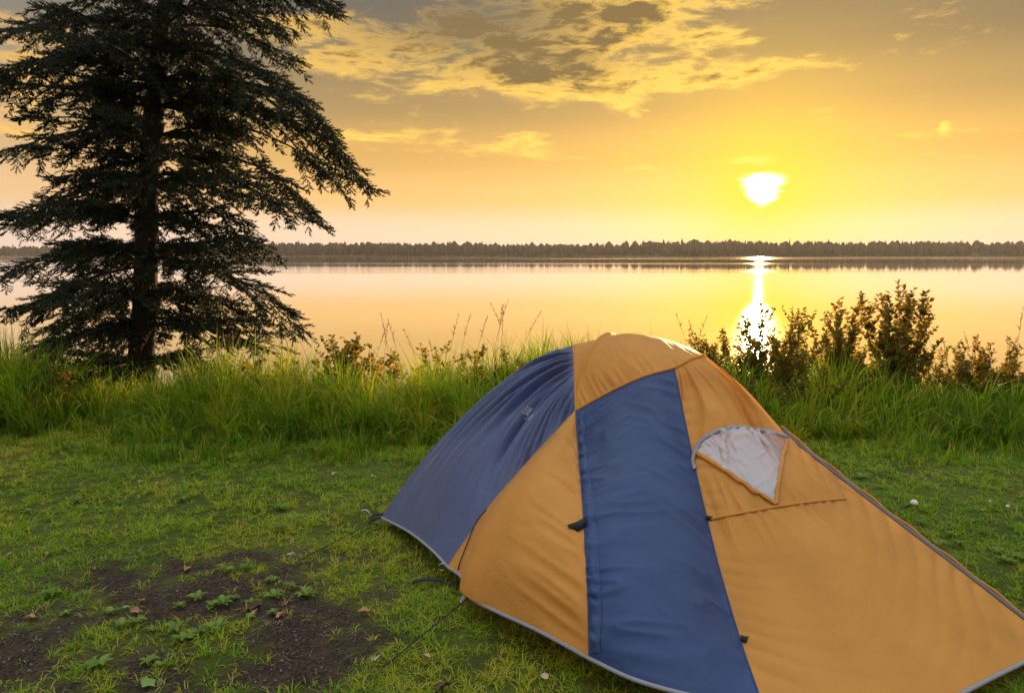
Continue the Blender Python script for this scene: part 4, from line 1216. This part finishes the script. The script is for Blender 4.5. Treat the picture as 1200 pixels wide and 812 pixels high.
def place_leaf(px, py, kind, lab, s=1.0, group='fallen leaves on the lawn', lift=0.02):
    p = at_z(px, py)
    o = link('fallen_leaf', LEAVES[kind])
    o.location = (p[0], p[1], gz(p[0], p[1]) + lift)
    o.rotation_euler = (random.uniform(-0.4, 0.4), random.uniform(-0.4, 0.4), random.uniform(0, 6.28)); o.scale = (s,) * 3
    tag(o, lab, 'leaf', group)
lab_l = 'small dry tan leaf lying on the lawn left of the tent'
lab_l = 'small dry tan leaf lying on the grass between spruce and bare soil'
for px, py in [(392, 557), (308, 587), (187, 571), (20, 568), (437, 562)]: place_leaf(px, py, 1, lab_l, random.uniform(0.8, 1.2))
lab_s = 'curled dry brown leaf lying on the bare soil'
for px, py in [(232, 652), (110, 671), (35, 728), (166, 708), (160, 722), (300, 722), (55, 652), (218, 670), (330, 724), (12, 654)]:
    place_leaf(px, py, 0, lab_s, random.uniform(0.7, 1.15), 'dry leaves on the bare soil', 0.008)
place_leaf(426, 722, 0, 'tan curled leaf alone in the grass near the tent peg', 1.2)
place_leaf(500, 776, 1, 'pale dry leaf lying in the shade of the tent hem', 1.1)
place_leaf(638, 802, 1, 'crumpled pale leaf right under the tent hem', 1.0)
place_leaf(174, 806, 3, 'green fallen leaf lying flat on bare soil', 1.5, lift=0.012)
place_leaf(147, 717, 3, 'small green leaf lying by a weed tuft', 0.9, lift=0.012)
place_leaf(437, 776, 3, 'green leaf lying on dark grass near the guy line', 0.8)
place_leaf(520, 812, 2, 'dark brown leaf on the shaded grass', 1.2)
place_leaf(1063, 599, 2, 'brown leaf lying beside the white mushroom', 0.9, lift=0.03)
place_leaf(1150, 603, 0, 'dry leaf on the lawn behind the tent', 1.0, lift=0.03)
place_leaf(300, 714, 2, 'dark wrinkled leaf half buried in soil', 1.4, lift=0.008)

def mushroom(px, py, r, lab):
    p = at_z(px, py); root = empty('mushroom', (p[0], p[1], gz(p[0], p[1])))
    tag(root, lab, 'mushroom', 'white mushrooms in the lawn')
    prof = [(0.3, 0.62), (0.9, 0.60), (1.0, 0.72), (0.9, 0.98), (0.6, 1.2), (0.25, 1.3), (0.01, 1.33)]
    a = np.linspace(0, 2 * np.pi, 14, endpoint=False)
    S = np.array([[(math.cos(q) * x * r * (1 + 0.08 * math.sin(3 * q)), math.sin(q) * x * r, z * r * 1.6) for q in list(a) + [0]] for x, z in prof])
    link('mushroom_cap', grid_mesh('mushroom_cap', S, MAT['mushroom']), root)
    link('stalk', tube_mesh('stalk', [(0, 0, -0.01), (0, 0, r * 0.6), (0, 0, r * 1.15)], (r * 0.32, r * 0.28, r * 0.3), MAT['mushroom'], 10), root)
mushroom(1071, 594, 0.026, 'white mushroom in the lawn behind the tent, largest of them')
mushroom(1181, 595, 0.014, 'small white mushroom in the lawn far behind the tent')
mushroom(1160, 588, 0.009, 'tiny white mushroom in the lawn beside a dry leaf')

# low broad-leaved weeds
def weed_mesh(seed, n=9, L=0.055):
    rs = np.random.default_rng(seed); g = Geo()
    for q in range(n):
        a = q * 2.4 + rs.normal(0, 0.3); l = L * rs.uniform(0.6, 1.2); up = rs.uniform(0.25, 1.0)
        t = np.linspace(0, 1, 6)
        P = np.stack([np.cos(a) * l * t, np.sin(a) * l * t, l * up * np.sin(t * 2.2) * 0.7 + 0.004], 1)
        side = np.array((-np.sin(a), np.cos(a), 0)); w = 0.22 * l * np.sin(np.pi * t ** 0.7) * (1 + 0.25 * np.cos(t * 18)) + 0.0012
        S = np.stack([P - side * w[:, None] + (0, 0, 0.004), P, P + side * w[:, None] + (0, 0, 0.004)], 1)
        k = len(t); i, j = np.meshgrid(np.arange(k - 1), np.arange(2), indexing='ij')
        F = np.stack([i * 3 + j, (i + 1) * 3 + j, (i + 1) * 3 + j + 1, i * 3 + j + 1], -1).reshape(-1, 4)
        g.add(S.reshape(-1, 3), F, float(rs.uniform(0.1, 1)))
    return g.mesh('weed_rosette', MAT['weed'], True)
WEEDS = [weed_mesh(s, n, l) for s, n, l in [(1, 9, 0.034), (2, 7, 0.046), (3, 12, 0.03), (4, 10, 0.04)]]
def weeds(pts, lab, group, s0=0.8, s1=1.3):
    for px, py in pts:
        p = at_z(px, py); o = link('weed_rosette', random.choice(WEEDS))
        o.location = (p[0], p[1], gz(p[0], p[1]) + 0.004); o.rotation_euler = (0, 0, random.uniform(0, 6.28)); s = random.uniform(s0, s1); o.scale = (s, s, s * random.uniform(0.7, 1.2))
        tag(o, lab, 'weed', group)
soil_weeds = [(130, 722), (143, 741), (160, 735), (178, 742), (210, 716), (232, 705), (250, 716), (262, 712), (275, 705), (296, 710), (320, 722), (322, 700), (340, 690), (358, 695), (293, 728),
       (215, 755), (225, 748), (240, 745), (205, 745), (190, 785), (175, 780), (115, 785), (255, 742), (268, 672), (288, 668), (78, 722), (90, 700), (60, 700), (318, 682), (360, 700)]
weeds([p for p in soil_weeds if p[0] < 120], 'low broad-leaved weed in the soil patch furthest from the tent', 'weeds in the soil furthest from the tent')
weeds([p for p in soil_weeds if 120 <= p[0] < 255], 'low broad-leaved weed rosette in the middle of the bare soil', 'weeds in the middle of the bare soil')
weeds([p for p in soil_weeds if p[0] >= 255], 'low broad-leaved weed rosette on the soil side nearest the tent guy line', 'weeds in the soil nearest the guy line')

weeds([(240, 560), (228, 556), (120, 602), (140, 595), (165, 570), (60, 610), (330, 600), (345, 612), (215, 590), (90, 590), (30, 600), (270, 540), (330, 625)],
      'low leafy weed growing in the short grass in front of the shore grass', 'weeds in the short grass', 0.9, 1.4)
weeds([(1115, 628), (1125, 640), (1100, 640), (1170, 650), (1178, 660), (1120, 660), (1080, 615), (1195, 655), (1140, 612), (1010, 560), (1060, 560)],
      'low leafy weed growing in the lawn behind the tent', 'weeds behind the tent', 0.9, 1.4)

# dry stems lying on the ground
def dry_stem(pts, lab, r=0.003):
    W_ = [at_z(a, b) for a, b in pts]
    P = spline([(p[0], p[1], gz(p[0], p[1]) + 0.02) for p in W_], 24)
    o = link('dry_stem', tube_mesh('dry_stem', P, np.linspace(r, r * 0.5, 24), MAT['straw'], 5)); tag(o, lab, 'stem', 'dry stems on the ground')
dry_stem([(170, 556), (140, 558), (118, 567), (111, 573), (120, 577)], 'long pale dry stem bent in a loop on the lawn')
dry_stem([(92, 722), (100, 715), (106, 713)], 'short pale dry twig on bare soil beside weeds')
dry_stem([(15, 672), (20, 660), (24, 655)], 'short dry stem sticking up from the patchy grass')
dry_stem([(105, 672), (114, 668), (120, 669)], 'short curved dry twig at the edge of bare soil')

# ================================================================== air over the lake
m, nt = new_mat('evening_haze'); T = NT(nt)
pv = T.node('ShaderNodeVolumePrincipled')
pv.inputs['Color'].default_value = (0.95, 0.90, 0.86, 1)
pv.inputs['Density'].default_value = 0.00011
pv.inputs['Anisotropy'].default_value = 0.3
o = T.node('ShaderNodeOutputMaterial'); nt.links.new(pv.outputs[0], o.inputs['Volume'])
x0, x1, y0, y1, z0, z1 = -2500, 2500, -70, 2900, -12, 32
V = np.array([(x, y, z) for z in (z0, z1) for x, y in ((x0, y0), (x1, y0), (x1, y1), (x0, y1))], float)
F = np.array([(3, 2, 1, 0), (4, 5, 6, 7), (0, 1, 5, 4), (1, 2, 6, 5), (2, 3, 7, 6), (3, 0, 4, 7)])
tag(link('haze', mesh_np('haze', V, F, m)), 'thin evening haze over the lake', 'haze', kind='stuff')
